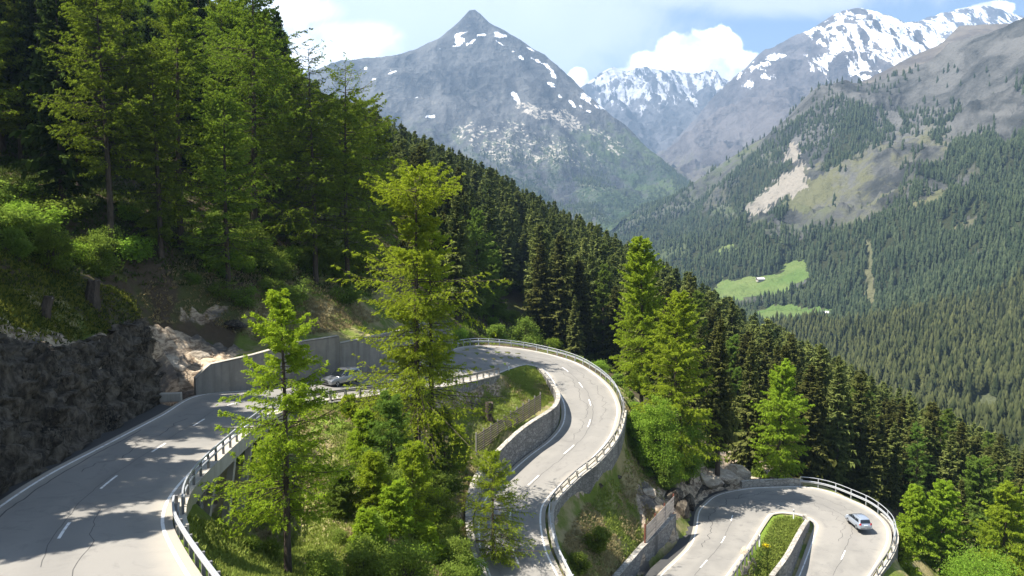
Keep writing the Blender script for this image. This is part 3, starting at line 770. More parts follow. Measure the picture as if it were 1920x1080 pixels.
def treeline(fx): return np.interp(fx, [1150, 1250, 1330, 1400, 1450, 1500, 1560, 1640, 1700, 1760, 1820, 1920], [440, 400, 395, 420, 440, 445, 425, 415, 385, 372, 350, 310])
def dens5(fx, fy):
    f = sstep(-15, 15, fy - treeline(fx))
    cl = np.clip((fbm(fx * .013 + 3, fy * .010 + fx * .006, oct=4, seed=31) - .555) * 9, 0, 1)
    spur = inpoly(fx, fy, [(1280, 400), (1480, 235), (1570, 180), (1660, 210), (1700, 290), (1560, 300), (1500, 300), (1430, 380)]) * .32
    right = inpoly(fx, fy, [(1660, 330), (1760, 240), (1800, 190), (1930, 130), (1930, 330), (1720, 380)]) * 1.0
    up = np.maximum(spur, np.maximum(np.maximum(spur * 2.9, right * 1.0) * cl, .015 + .22 * np.clip((cl - .4) * 2, 0, 1) * (fy > 190)))
    clump = pmax(fx, fy, [[(1540, 320), (1580, 215), (1615, 210), (1625, 290), (1575, 330)], [(1735, 330), (1790, 270), (1830, 250), (1850, 300), (1780, 350)], [(1690, 360), (1720, 310), (1745, 320), (1720, 375)], [(1680, 200), (1720, 250), (1730, 275), (1700, 250)], [(1540, 410), (1565, 375), (1570, 400)], [(1360, 360), (1400, 310), (1440, 300), (1430, 380), (1390, 420)], [(1440, 410), (1480, 375), (1480, 405)], [(1840, 310), (1930, 240), (1930, 330), (1860, 340)]]) * .75
    d = np.maximum(f, np.maximum(up, clump))
    d = d * (1 - pmax(fx, fy, meadow)) * (1 - pmax(fx, fy - 9, meadow[:2])) * (1 - pmax(fx, fy, clear_lush)) * (1 - pmax(fx, fy, scree5)) * (1 - .93 * pmax(fx, fy, clear_dry))
    return d
def green5(fx, fy, P): return np.clip(.42 - .25 * sstep(300, 200, fy) + .5 * pmax(fx, fy, meadow + clear_lush) - .35 * inpoly(fx, fy, [(1450, 320), (1480, 240), (1560, 180), (1660, 220), (1560, 300)]) - .25 * (fy < 150), 0, 1)
def mat_valley():
    t = NT('valley_side'); v = t.coord()
    a = t.noise(v, .006, 7, .62, .8); b = t.noise(v, .03, 6, .65); c_ = t.noise(v, .0018, 4)
    rk = t.mix(t.ramp(a, .35, .62), (.032, .034, .032), (.115, .112, .104))  # rock albedo lowered in place of cloud shadow on the slope
    gr = t.mix(t.ramp(c_, .42, .6), (.042, .066, .030), (.105, .106, .055))
    gr = t.mix(t.math('MULTIPLY', b, .5), gr, (.12, .11, .06))
    jit = t.math('ADD', t.math('SUBTRACT', a, .5), t.math('MULTIPLY', t.math('SUBTRACT', b, .5), .8))
    col = t.mix(t.ramp(t.math('ADD', t.attr('green'), jit), .3, .6), rk, gr)
    col = t.mix(t.ramp(t.math('ADD', t.attr('wood'), t.math('MULTIPLY', jit, .5)), .35, .7), col, t.mix(b, (.016, .022, .010), (.045, .048, .022)))
    col = t.mix(t.ramp(t.math('ADD', t.attr('meadow'), t.math('MULTIPLY', jit, .15)), .45, .55), col, t.mix(t.ramp(a, .35, .65), (.08, .13, .034), (.135, .165, .055)))
    col = t.mix(t.ramp(t.math('ADD', t.attr('scree'), t.math('MULTIPLY', jit, .5)), .42, .6), col, t.mix(b, (.19, .17, .138), (.27, .24, .20)))
    return t.bsdf(col, 1.0, normal=t.bump(t.math('ADD', a, b), .7, 30), spec=.05)
M['valley'] = mat_valley()
def flat5(fx, fy): return .75 * pmax(fx, fy, meadow)
o5, z5 = far_terrain('hills', p5, (1080, 2060), (330, 3400), (2.0, 8), M['valley'], 88, 280,
                     {'green': green5, 'wood': lambda a, b, P: dens5(a, b) * .9, 'meadow': lambda a, b, P: pmax(a, b, meadow), 'scree': lambda a, b, P: pmax(a, b, scree5) * .70}, sil5, seed=12, flat=flat5)
# valley floor sheet reaching out under everything
vv = np.array([(-16000, -300, -420), (16000, -300, -420), (16000, 16000, -420), (-16000, 16000, -420)], float)
tag(link('terrain', mesh_np('terrain', [(vv, np.array([[0, 1, 2, 3]]))], {'green': np.ones(4), 'wood': np.ones(4), 'snow': -np.ones(4), 'scree': np.zeros(4)}, False, [M['peak']])), kind='structure')

# ------------------------------------------------------------------ plants
def unit(v): return v / np.maximum(np.linalg.norm(v, axis=-1, keepdims=True), 1e-9)

def diamonds(c, a, b):
    """leaf-shaped quads: centre c, half axes a and b"""
    n = len(c)
    V = np.stack([c - a, c + b - a * .15, c + a, c - b - a * .15], 1).reshape(-1, 3)
    return V, np.arange(n * 4).reshape(n, 4)

def tubes(P, rad, n=3):
    """many thin tubes: P (m, k, 3), rad (m, k)"""
    m, k, _ = P.shape
    t = np.gradient(P, axis=1); t = unit(t)
    up = np.zeros_like(t); up[..., 2] = 1; up = np.where(abs(t[..., 2:]) > .9, np.array([1., 0, 0]), up)
    s = unit(np.cross(t, up)); q = np.cross(s, t)
    an = np.arange(n) * 2 * math.pi / n
    V = P[:, :, None] + rad[..., None, None] * (s[:, :, None] * np.cos(an)[None, None, :, None] + q[:, :, None] * np.sin(an)[None, None, :, None])
    idx = np.arange(m * k * n).reshape(m, k, n)
    A = idx[:, :-1]; B = idx[:, 1:]
    F = np.stack([A, np.roll(A, -1, 2), np.roll(B, -1, 2), B], -1).reshape(-1, 4)
    return V.reshape(-1, 3), F

def trunk_mesh(rng, h, r0, bend=.02, seg=9, n=8, r1=.12):
    z = np.linspace(-.6, h, seg); t = np.clip(z / h, 0, 1)
    x = bend * h * (np.sin(t * 2.5 + rng.uniform(0, 6)) - np.sin(rng.uniform(0, 6))) * t; y = bend * h * np.sin(t * 3 + rng.uniform(0, 6)) * t
    P = np.stack([x, y, z], 1)[None]
    rad = (r0 * (1 - t) ** .85 + r0 * r1 * .3)[None] * np.where(z < .3, 1.25, 1.0)[None]
    return tubes(P, rad, n), (lambda q: np.stack([np.interp(q, z, x), np.interp(q, z, y), q], -1))

def branch_set(rng, axis, h, zs, L, elev, droop, lift):
    nb = len(zs)
    az = rng.uniform(0, 2 * math.pi, nb)
    base = axis(zs)
    def pt(i, s):
        s = np.asarray(s)
        e = elev[i]; l = L[i]
        hr = s * l * np.cos(e); zz = s * l * np.sin(e) - droop[i] * l * s ** 2 + lift[i] * l * s ** 3
        return base[i] + np.stack([np.cos(az[i]) * hr, np.sin(az[i]) * hr, zz], -1)
    return az, pt

def spruce(seed, h, r, nz=26, nb=8, ns=8, bare=.06, jag=.25, slim=.9, fine=1.0):
    rng = np.random.default_rng(seed)
    (tV, tF), axis = trunk_mesh(rng, h, h * .013 + .05, .006)
    t = np.repeat(np.linspace(bare, .985, nz), nb) + rng.normal(0, .012, nz * nb); t = np.clip(t, bare * .7, .992)
    whorl = np.repeat(rng.uniform(1 - jag, 1 + jag * .6, nz), nb)
    L = r * (1 - t) ** slim * whorl * rng.uniform(.7, 1.12, len(t)) + .12
    L *= np.where(t < bare + .1, rng.uniform(.4, .9, len(t)), 1)
    el = R(1) * (28 * t ** 1.5 - 22 * (1 - t) + rng.normal(0, 7, len(t)))
    az, pt = branch_set(rng, axis, h, t * h, L, el, .22 * (1 - t) * np.ones(len(t)), .22 * (1 - t) + .02)
    n = len(t)
    bi = np.repeat(np.arange(n), ns); s = np.tile(np.linspace(.18, .97, ns), n) + rng.uniform(-.05, .05, n * ns)
    C = pt(bi, s); C2 = pt(bi, s + .05)
    d = unit(C2 - C); l = L[bi]
    side = np.stack([-np.sin(az[bi]), np.cos(az[bi]), np.zeros(len(bi))], -1)
    VV = []; FF = []; RR = []; off = 0
    for sg in (-1, 1):
        w = (.30 * l * (1.05 - s) + .20) * rng.uniform(.7, 1.25, len(bi)) * fine
        ax = unit(d * .75 + sg * side * .75 + np.array([0, 0, -.28]) + rng.normal(0, .2, d.shape)) * w[:, None]
        bx = unit(np.cross(ax, rng.normal(0, .35, d.shape) + np.array([0, 0, 1]))) * (w * .34 + .03)[:, None]
        V, F = diamonds(C + ax * .75, ax, bx)
        VV.append(V); FF.append(F + off); off += len(V)
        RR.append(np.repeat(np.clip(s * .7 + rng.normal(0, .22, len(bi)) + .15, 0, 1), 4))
    # hanging sprays give the crown its depth
    k = rng.random(len(bi)) < .55
    w = (.16 * l[k] + .22) * rng.uniform(.6, 1.2, k.sum()) * (.4 + .6 * fine)
    ax = unit(np.array([0, 0, -1.0]) + d[k] * .35 + rng.normal(0, .25, (k.sum(), 3))) * w[:, None]
    bx = unit(d[k] + side[k] * rng.normal(0, .7, (k.sum(), 1))) * (w * .42)[:, None]
    V, F = diamonds(C[k] + ax * .8, ax, bx); VV.append(V); FF.append(F + off); off += len(V); RR.append(np.repeat(np.clip(s[k] * .4 + rng.normal(0, .15, k.sum()), 0, 1), 4))
    # leader
    q = np.linspace(.93, 1.02, 8) * h; c = axis(q); ax = np.zeros((8, 3)); ax[:, 2] = h * .018; bx = unit(rng.normal(0, 1, (8, 3)) * np.array([1, 1, .1])) * .12
    V, F = diamonds(c, ax, bx); VV.append(V); FF.append(F + off); off += len(V); RR.append(np.full(32, .6))
    return (tV, tF), (np.concatenate(VV), np.concatenate(FF), np.concatenate(RR))

def larch(seed, h, r, nb=110, nt=10, nf=7, leaf=.16, bare=.12, slim=.75, droop=.22, bend=.012, wood=True, gaps=.25, lean_top=.0, up=12, bare_top=0.0):
    rng = np.random.default_rng(seed)
    (tV, tF), axis = trunk_mesh(rng, h, h * .0105 + .05, bend, 14)
    t = np.sort(rng.uniform(bare, 1, nb)) ; t = .6 * t + .4 * np.linspace(bare, .985, nb)
    prof = np.clip((t - bare) / .10, .35, 1) * (1 - t) ** slim + .05
    lay = 1 - gaps + gaps * 2 * vnoise(t * 13, t * 0, seed=seed)
    L = r * prof * lay * rng.uniform(.65, 1.2, nb) + .25
    el = R(1) * (up * (t * 2 - .9) + rng.normal(0, 9, nb))
    az, pt = branch_set(rng, axis, h, t * h, L, el, droop * (1.1 - t) + rng.normal(0, .04, nb), .18 + rng.normal(0, .05, nb))
    # twigs
    bi = np.repeat(np.arange(nb), nt); s = np.tile(np.linspace(.14, 1.0, nt), nb) + rng.uniform(-.04, .04, nb * nt)
    O = pt(bi, s); D = unit(pt(bi, s + .05) - O)
    side = np.stack([-np.sin(az[bi]), np.cos(az[bi]), np.zeros(len(bi))], -1) * np.where(np.arange(len(bi)) % 2, 1, -1)[:, None]
    lt = (.34 * L[bi] * (1.12 - s) + .22) * rng.uniform(.55, 1.25, len(bi))
    dd = unit(D * rng.uniform(.45, 1.0, (len(bi), 1)) + side * rng.uniform(.25, .9, (len(bi), 1)) + np.array([0, 0, -.18]) + rng.normal(0, .15, D.shape))
    keep = t[bi] < 1 - bare_top
    ti = np.repeat(np.arange(len(bi)), nf); q = np.tile(np.linspace(.08, 1, nf), len(bi)) + rng.uniform(-.06, .06, len(bi) * nf)
    sel = keep[ti] | (rng.random(len(ti)) < .12)
    sel &= rng.random(len(ti)) < .9
    ti = ti[sel]; q = q[sel]
    C = O[ti] + dd[ti] * (q * lt[ti])[:, None]; C[:, 2] -= .22 * lt[ti] * q ** 2
    C += rng.normal(0, .035 + leaf * .15, C.shape)
    VV = []; FF = []; RR = []; off = 0
    for k in range(2):
        sz = leaf * rng.uniform(.6, 1.25, len(ti))
        ax = unit(dd[ti] * (1.0 if k == 0 else .2) + rng.normal(0, .55, C.shape) + np.array([0, 0, -.25])) * sz[:, None]
        bx = unit(np.cross(ax, rng.normal(0, 1, C.shape))) * (sz * .30)[:, None]
        V, F = diamonds(C, ax, bx); VV.append(V); FF.append(F + off); off += len(V)
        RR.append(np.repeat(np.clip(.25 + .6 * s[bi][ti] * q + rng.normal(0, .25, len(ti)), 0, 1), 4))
    chunksw = [(tV, tF)]
    if wood:
        ss = np.linspace(0, 1, 5)
        P = np.stack([pt(np.arange(nb), np.full(nb, x)) for x in ss], 1)
        rad = (np.clip(.011 * L, .012, .06))[:, None] * np.linspace(1, .3, 5)[None]
        chunksw.append(tubes(P, rad, 3))
        m = len(bi); kk = rng.random(m) < .6
        P = np.stack([O[kk], O[kk] + dd[kk] * (lt[kk] * .9)[:, None] - np.array([0, 0, .16]) * lt[kk][:, None]], 1)
        chunksw.append(tubes(P, np.full((kk.sum(), 2), .009) * np.array([1, .5]), 3))
    return chunksw, (np.concatenate(VV), np.concatenate(FF), np.concatenate(RR))

def bush(seed, h, r, ncl=26, nl=70, leaf=.11, tall=.5, stems=6):
    """broadleaf shrub: clumps of leaves carried by branching stems"""
    rng = np.random.default_rng(seed)
    u = rng.normal(0, 1, (ncl, 3)); u = unit(u); rr = rng.uniform(.35, 1, ncl) ** .6
    c = u * rr[:, None] * np.array([r, r, h * tall]); lob = rng.uniform(.55, 1.12, 7)[(np.floor((np.arctan2(u[:, 1], u[:, 0]) + math.pi) / 6.2832 * 6.999)).astype(int)]; c[:, :2] *= lob[:, None]; c[:, 2] *= lob * .5 + .5; c[:, 2] = np.abs(c[:, 2] + h * (1 - tall)) ; c[:, 2] = np.clip(c[:, 2], h * .12, h)
    cs = rng.uniform(.5, 1.1, ncl) * .30 * r + .08
    i = np.repeat(np.arange(ncl), nl)
    p = c[i] + rng.normal(0, 1, (len(i), 3)) * cs[i][:, None] * np.array([.6, .6, .42])
    out = unit(p - np.array([0, 0, h * .4]))
    sz = leaf * rng.uniform(.6, 1.3, len(i))
    ax = unit(out * .8 + rng.normal(0, .7, p.shape) + np.array([0, 0, -.2])) * sz[:, None]
    bx = unit(np.cross(ax, rng.normal(0, .6, p.shape) + np.array([0, 0, 1.0]))) * (sz * .55)[:, None]
    V, F = diamonds(p, ax, bx)
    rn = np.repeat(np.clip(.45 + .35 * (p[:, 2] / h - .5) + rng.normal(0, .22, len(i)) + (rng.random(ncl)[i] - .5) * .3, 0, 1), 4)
    P = []; 
    b0 = np.stack([rng.normal(0, .12 * r, ncl), rng.normal(0, .12 * r, ncl), np.full(ncl, -.3)], -1)
    mid = b0 * .4 + c * .5 + np.array([0, 0, h * .12])
    P = np.stack([b0, mid, c], 1)
    tb = tubes(P, np.array([.03, .02, .008])[None] * (h / 2.5) ** .5 * np.ones((ncl, 1)), 4)
    return [tb], (V, F, rn)

def tree_meshes(kind, name, gen, leafmat):
    wood, (V, F, rn) = gen
    if isinstance(wood, tuple): wood = [wood]
    wm = mesh_np(name + '_wood', [(a, b) for a, b in wood], None, True, [M['bark']])
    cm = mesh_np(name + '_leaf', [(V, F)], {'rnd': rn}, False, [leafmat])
    return wm, cm

def ground_at(px, d):
    x = (px - 960) / FPX * d / (1.0) ; y = d
    for _ in range(3):                       # allow for the pitch: recompute x from the height found
        z = float(terrain_z(np.array([x]), np.array([y]))[0])
        cz = y * CT - z * ST
        x = (px - 960) / FPX * cz
    return x, y, z

def height_to(x, y, z, py):
    # height whose top projects to py
    v = (540 - py) / FPX
    zt = y * (v * CT - ST) / (CT + v * ST)
    return zt - z

def place_tree(kind, gen_f, px, d, pytop, label, mat, group=None, cat='tree', rz=None, crown='crown', stem='trunk'):
    x, y, z = ground_at(px, d)
    h = max(1.5, height_to(x, y, z, pytop))
    wm, cm = tree_meshes(kind, kind, gen_f(h), M[mat])
    e = empty(kind, (x, y, z), random.uniform(0, 6.28) if rz is None else rz)
    link(stem, wm, None, e); link(crown, cm, None, e)
    tag(e, label, cat, group)
    return e

# ---- single larches of the foreground and middle distance
LARCHES = [
 # px, depth, top px, radius share, label, kwargs, material
 (540, 45.0, 545, .165, 'slender bright green larch with a bare lower trunk, standing beside the concrete road bridge', dict(nb=118, nt=12, nf=8, leaf=.135, bare=.20, slim=.72, gaps=.6, droop=.16, seed=11), 'larch'),
 (783, 75.0, 316, .20, 'tallest larch in the middle, its dark trunk in front of the stepped concrete wall', dict(nb=175, nt=14, nf=8, leaf=.18, bare=.16, slim=.42, gaps=.75, droop=.30, seed=12), 'larch'),
 (812, 77.0, 420, .13, 'thinner larch stem growing close behind the tallest larch in the middle', dict(nb=100, nt=9, nf=7, leaf=.17, bare=.2, slim=.6, gaps=.4, seed=13), 'larch'),
 (925, 69.5, 848, .26, 'small young larch at the S-bend road edge in front of the long stone wall', dict(nb=95, nt=10, nf=8, leaf=.11, bare=.06, slim=.7, gaps=.3, seed=14), 'larch'),
 (1202, 117.0, 446, .17, 'tall yellow-green larch outside the guard rail of the upper hairpin', dict(nb=170, nt=12, nf=8, leaf=.23, bare=.16, slim=.62, gaps=.35, seed=15), 'larch'),
 (1262, 111.0, 548, .21, 'bushy full larch right of the tall larch outside the upper hairpin', dict(nb=170, nt=12, nf=8, leaf=.25, bare=.06, slim=.6, gaps=.2, seed=16), 'larch'),
 (1460, 125.1, 682, .19, 'light green larch alone among dark spruces behind the lower hairpin', dict(nb=130, nt=10, nf=7, leaf=.27, bare=.10, slim=.45, gaps=.3, seed=17), 'larch'),
 (895, 172.0, 395, .16, 'cool green larch in front of the dark forest, left of the upper hairpin rail', dict(nb=110, nt=9, nf=7, leaf=.30, bare=.1, slim=.6, seed=18), 'larch_cool'),
 (925, 180.0, 470, .16, 'shorter cool green larch at the forest foot above the upper hairpin', dict(nb=100, nt=9, nf=7, leaf=.30, bare=.1, slim=.6, seed=19), 'larch_cool'),
 (1130, 192.0, 498, .15, 'cool green larch surrounded by dark spruces beyond the upper hairpin', dict(nb=90, nt=9, nf=7, leaf=.32, bare=.15, slim=.6, seed=20), 'larch_cool'),
 (850, 165.0, 392, .16, 'pale larch just behind the crown of the tallest larch in the middle', dict(nb=100, nt=9, nf=7, leaf=.30, bare=.1, slim=.6, seed=21), 'larch_cool'),
 (1375, 162.0, 630, .14, 'small cool green larch among spruces behind the rock outcrop', dict(nb=90, nt=9, nf=6, leaf=.32, bare=.1, slim=.6, seed=22), 'larch_cool'),
 (1712, 114.6, 912, .20, 'bright larch nearest the guard rail of the lower hairpin', dict(nb=120, nt=11, nf=8, leaf=.26, bare=.05, slim=.6, seed=23), 'larch'),
 (1765, 115.6, 902, .20, 'bright bushy larch second from the guard rail of the lower hairpin', dict(nb=130, nt=11, nf=8, leaf=.26, bare=.05, slim=.6, seed=24), 'larch'),
 (1875, 110.8, 908, .22, 'broad bright larch in the lower right corner of the view', dict(nb=150, nt=11, nf=8, leaf=.26, bare=.05, slim=.6, seed=25), 'larch'),
 (1935, 112.7, 900, .20, 'bright larch cut by the right edge of the view beside the broad larch', dict(nb=130, nt=11, nf=8, leaf=.26, bare=.05, slim=.6, seed=26), 'larch'),
 (1828, 129.9, 862, .20, 'rounded pale green larch behind the bright larches of the lower right corner', dict(nb=120, nt=10, nf=7, leaf=.3, bare=.05, slim=.5, seed=27), 'larch_cool'),
 (1690, 103.1, 1000, .24, 'low bright young larch at the foot of the lower hairpin wall', dict(nb=80, nt=10, nf=7, leaf=.22, bare=.03, slim=.7, seed=28), 'larch'),
 # left forest edge
 (302, 87.0, 92, .11, 'slim sunlit larch standing out against the dark forest above the rock cutting', dict(nb=150, nt=10, nf=8, leaf=.16, bare=.12, slim=.35, gaps=.5, seed=31), 'larch_dim'),
 (652, 112.0, 122, .17, 'larch with a bare dead tip at the right edge of the dark forest', dict(nb=140, nt=10, nf=8, leaf=.24, bare=.12, slim=.35, gaps=.4, seed=32, bare_top=.16), 'larch_dim'),
 (592, 108.0, 88, .15, 'larch with a crooked bare top left of the forest edge', dict(nb=130, nt=10, nf=8, leaf=.23, bare=.12, slim=.4, gaps=.4, seed=33, bare_top=.22, bend=.03), 'larch_dim'),
 (478, 106.0, -70, .17, 'very tall larch whose crown rises past the top edge beside the sky gap', dict(nb=190, nt=11, nf=8, leaf=.22, bare=.15, slim=.5, gaps=.4, seed=34), 'larch_dim'),
 (690, 122.0, 185, .17, 'lower larch at the outer corner of the dark forest before the ridge', dict(nb=130, nt=10, nf=8, leaf=.25, bare=.08, slim=.4, gaps=.35, seed=35), 'larch_dim'),
 (210, 84.0, -40, .15, 'tall larch with light green upper twigs in the top left of the forest', dict(nb=150, nt=10, nf=8, leaf=.2, bare=.3, slim=.4, gaps=.45, seed=36), 'larch_dim'),
]
for (px, d, top, rs, lab, kw, mt) in LARCHES:
    rs *= 1.5 if px < 1000 else 1.3
    kw = dict(kw, nb=int(kw['nb'] * 1.45), nt=kw['nt'] + 3, nf=int(kw['nf'] * 1.8), leaf=kw['leaf'] * .72)
    place_tree('larch_tree', (lambda h, kw=kw, rs=rs: larch(h=h, r=h * rs, **kw)), px, d, top, lab, mt)

# young growth in the ravine between the two arms of the road
YOUNG = [(655, 72, 745, .26, 'slim young larch at the upper left of the ravine, just below the low coped wall'), (700, 58, 850, .28, 'bright young larch in the open middle of the ravine slope'), (735, 66, 738, .30, 'leafy young larch with the highest tip in the ravine thicket left of the tall larch'), (685, 67, 770, .32, 'round young larch at the left side of the ravine thicket'),
         (775, 62, 832, .34, 'dark lower young larch in the middle of the ravine thicket'), (835, 76, 770, .30, 'young larch right of the tall larch trunk, beside the cut stump slope'),
         (745, 56, 905, .34, 'low spreading young larch at the bottom of the ravine thicket'), (690, 52, 960, .34, 'small yellowish young larch in the bottom middle of the view'),
         (640, 58, 880, .30, 'thin young larch just right of the slender foreground larch'), (800, 56, 985, .36, 'low young larch near the bottom edge under the S-bend wall'), (860, 84, 800, .26, 'short young larch by the wooden snow fence')]
for k, (px, d, top, rs, lab) in enumerate(YOUNG):
    place_tree('young_larch', (lambda h, k=k, rs=rs: larch(seed=60 + k, h=h, r=h * rs, nb=130, nt=13, nf=11, leaf=.10, bare=.03, slim=.7, droop=.15, gaps=.25)), px, d, top, lab, 'larch' if k % 3 != 2 else 'larch_cool')

# near spruces told apart one by one
SPRUCES = [(1345, 117, 598, .16, .22, 'dark spruce with a long bare trunk left of the lower hairpin rocks'), (1400, 129, 640, .17, .05, 'brownish dark spruce directly behind the pale rock outcrop'), (1078, 172, 556, .19, .03, 'small brown-tipped spruce just outside the far guard rail of the upper hairpin'),
           (1530, 142, 700, .16, .05, 'dense dark spruce behind the low wall of the lower hairpin'), (1585, 139, 745, .17, .04, 'wide dark spruce behind the double rail of the lower hairpin'), (1645, 144, 780, .16, .04, 'dark spruce behind the bend of the lower hairpin rail'),
           (1792, 121, 900, .15, .04, 'thin brownish spruce between the bright larches on the lower right')]
for k, (px, d, top, rs, bare, lab) in enumerate(SPRUCES):
    place_tree('spruce_tree', (lambda h, k=k, rs=rs, bare=bare: spruce(80 + k, h, h * rs, 36, 9, 16, bare, .35, .75, .6)), px, d, top, lab, 'spruce')

# ---- dark forest on the left hillside
rng = np.random.default_rng(21)
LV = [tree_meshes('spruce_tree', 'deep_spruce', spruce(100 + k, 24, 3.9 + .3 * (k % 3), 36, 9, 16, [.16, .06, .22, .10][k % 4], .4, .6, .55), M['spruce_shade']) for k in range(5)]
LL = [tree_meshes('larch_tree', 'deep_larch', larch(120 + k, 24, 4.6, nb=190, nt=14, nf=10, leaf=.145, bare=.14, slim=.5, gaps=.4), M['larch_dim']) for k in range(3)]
spots = []
for px, d in [(30, 92), (-30, 80), (95, 100), (150, 92), (250, 96), (340, 92), (395, 100), (430, 92), (520, 106), (555, 118), (120, 118), (60, 125), (10, 112), (200, 120), (290, 118), (360, 125), (450, 122), (500, 130), (610, 128), (640, 138), (560, 140), (400, 140), (320, 145), (240, 145), (160, 140), (80, 145), (0, 140), (-60, 110)]:
    spots.append((px, d))
for px, d in [(-420, 42), (-330, 50), (-520, 36), (-250, 56), (-700, 34), (-170, 62), (-110, 70), (-300, 66), (-600, 46), (-60, 84), (-450, 60), (-380, 46), (-560, 41), (-820, 32), (-220, 64), (-140, 60), (15, 80), (120, 86), (60, 100), (175, 98), (-20, 98), (235, 104)]: spots.append((px, d))      # trees standing just left of the view, whose shade falls on the road
tries = 0
while len(spots) < 235 and tries < 12000:
    tries += 1
    px, d = rng.uniform(-90, 700), rng.uniform(98, 215)
    qx, qy = (px - 960) / FPX * d + 34, d - 80
    if abs(qx * -.34 + qy * .94) < 5 and 2 < -qx * .94 - qy * .34 < 30: continue
    if all(abs(px - a) > 10 or abs(d - b) > 6.5 for a, b in spots) and px < 470 + (d - 98) * 1.9: spots.append((px, d))
def lane(px, d, wd):              # gaps in the stand that let the sun through to the bank
    for tx, ty in ((-34, 80), (-33, 101), (-29.7, 107)):
        qx, qy = (px - 960) / FPX * d - tx, d - ty
        if abs(qx * -.19 + qy * .98) < wd and 1 < -qx * .98 - qy * .19 < 30: return True
    return False
spots = [p for p in spots if not lane(*p, 4.5)]
EDGE = ([-200, 470, 505, 560, 600, 650, 700, 760], [-900, -500, -40, 110, 150, 175, 205, 235])
for i, (px, d) in enumerate(spots):
    x, y, z = ground_at(px, d)
    h = rng.uniform(21, 28) if d > 72 else rng.uniform(20, 25)
    lim = np.interp(px, *EDGE)
    h = min(h, max(9, height_to(x, y, z, lim + rng.uniform(0, 30))))
    lar = rng.random() < .42
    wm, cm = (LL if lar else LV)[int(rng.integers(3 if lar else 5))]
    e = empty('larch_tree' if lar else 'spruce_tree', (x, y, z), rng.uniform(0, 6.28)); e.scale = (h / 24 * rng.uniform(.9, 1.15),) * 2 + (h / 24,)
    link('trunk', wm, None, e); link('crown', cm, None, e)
    if lar: tag(e, 'larch inside the dark forest on the left hillside above the rock cutting', 'tree', 'larches inside the dark left hillside forest')
    else: tag(e, 'shaded spruce inside the dark forest on the left hillside above the rock cutting', 'tree', 'spruces inside the dark left hillside forest')

# ---- spruce forest of the ridge: 300 nearest as single trees, the rest as one mass
SV = []
for k in range(8):
    wood, (V, F, rn) = spruce(200 + k, 24, 3.5 + .4 * (k % 4), 34 + k % 3 * 4, 9, 12, .04 + .03 * (k % 3), .5, .48 + .06 * (k % 4), .72)
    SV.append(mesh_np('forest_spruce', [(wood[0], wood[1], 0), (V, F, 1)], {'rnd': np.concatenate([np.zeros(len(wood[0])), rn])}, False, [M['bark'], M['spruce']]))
SLO = []
for k in range(6):
    wood, (V, F, rn) = spruce(230 + k, 24, 3.6 + .3 * (k % 3), 26, 8, 7, .06, .5, .48 + .05 * (k % 4))
    V = V.reshape(-1, 4, 3); cc = V.mean(1, keepdims=True); V = (cc + (V - cc) * 1.1).reshape(-1, 3)
    SLO.append((V, F, rn))
def sil_limit(px):
    return np.interp(px, [p[0] for p in RIDGE], [p[1] for p in RIDGE])
cand = []
rng = np.random.default_rng(33)
# jittered rows so that no two trunks meet
for yy_ in np.arange(136, 470, 5.2):
    sp_ = 5.0 + yy_ * .002
    for xx_ in np.arange(-.24 * yy_, .70 * yy_, sp_):
        x, y = xx_ + rng.uniform(-2, 2), yy_ + rng.uniform(-2.2, 2.2)
        cand.append((x, y))
cand = np.array(cand); cz_ = terrain_z(cand[:, 0], cand[:, 1])
cpx, cpy = project(np.c_[cand, cz_])
over_c, _ = road_corridor(cand[:, 0], cand[:, 1])
ok = (over_c > 5) & (cpx > 640) & (cpx < 2000)
# a stretch of open bank behind the upper hairpin, and the ground right of the lower one
ok &= ~inpoly(cpx, cpy, [(860, 560), (1010, 575), (1000, 640), (1150, 690), (1180, 760), (860, 660)])
ok &= ~((cand[:, 1] < 160) & (cpx < 1290)) & ~((cand[:, 1] < 148) & (cpx > 1280) & (cpx < 1450)) & ~((cand[:, 1] < 145) & (cpx > 1640))
ok &= ~((cpx < 760) & (cand[:, 1] < 190))
crest = np.interp(cpx, [p[0] for p in RIDGE], [p[2] for p in RIDGE])
ok &= cand[:, 1] < crest + 25
ok &= rng.random(len(cand)) < .93
cand, cz_, cpx, cpy = cand[ok], cz_[ok], cpx[ok], cpy[ok]
hh = np.clip(rng.normal(21.5, 4.8, len(cand)), 9, 32)
lim = sil_limit(cpx) + rng.uniform(-6, 26, len(cand)) * 300 / cand[:, 1]
hl = np.array([height_to(x, y, z, l) for (x, y), z, l in zip(cand, cz_, lim)])
hh = np.minimum(hh, hl); ok = hh > 8
cand, cz_, cpx, hh = cand[ok], cz_[ok], cpx[ok], hh[ok]
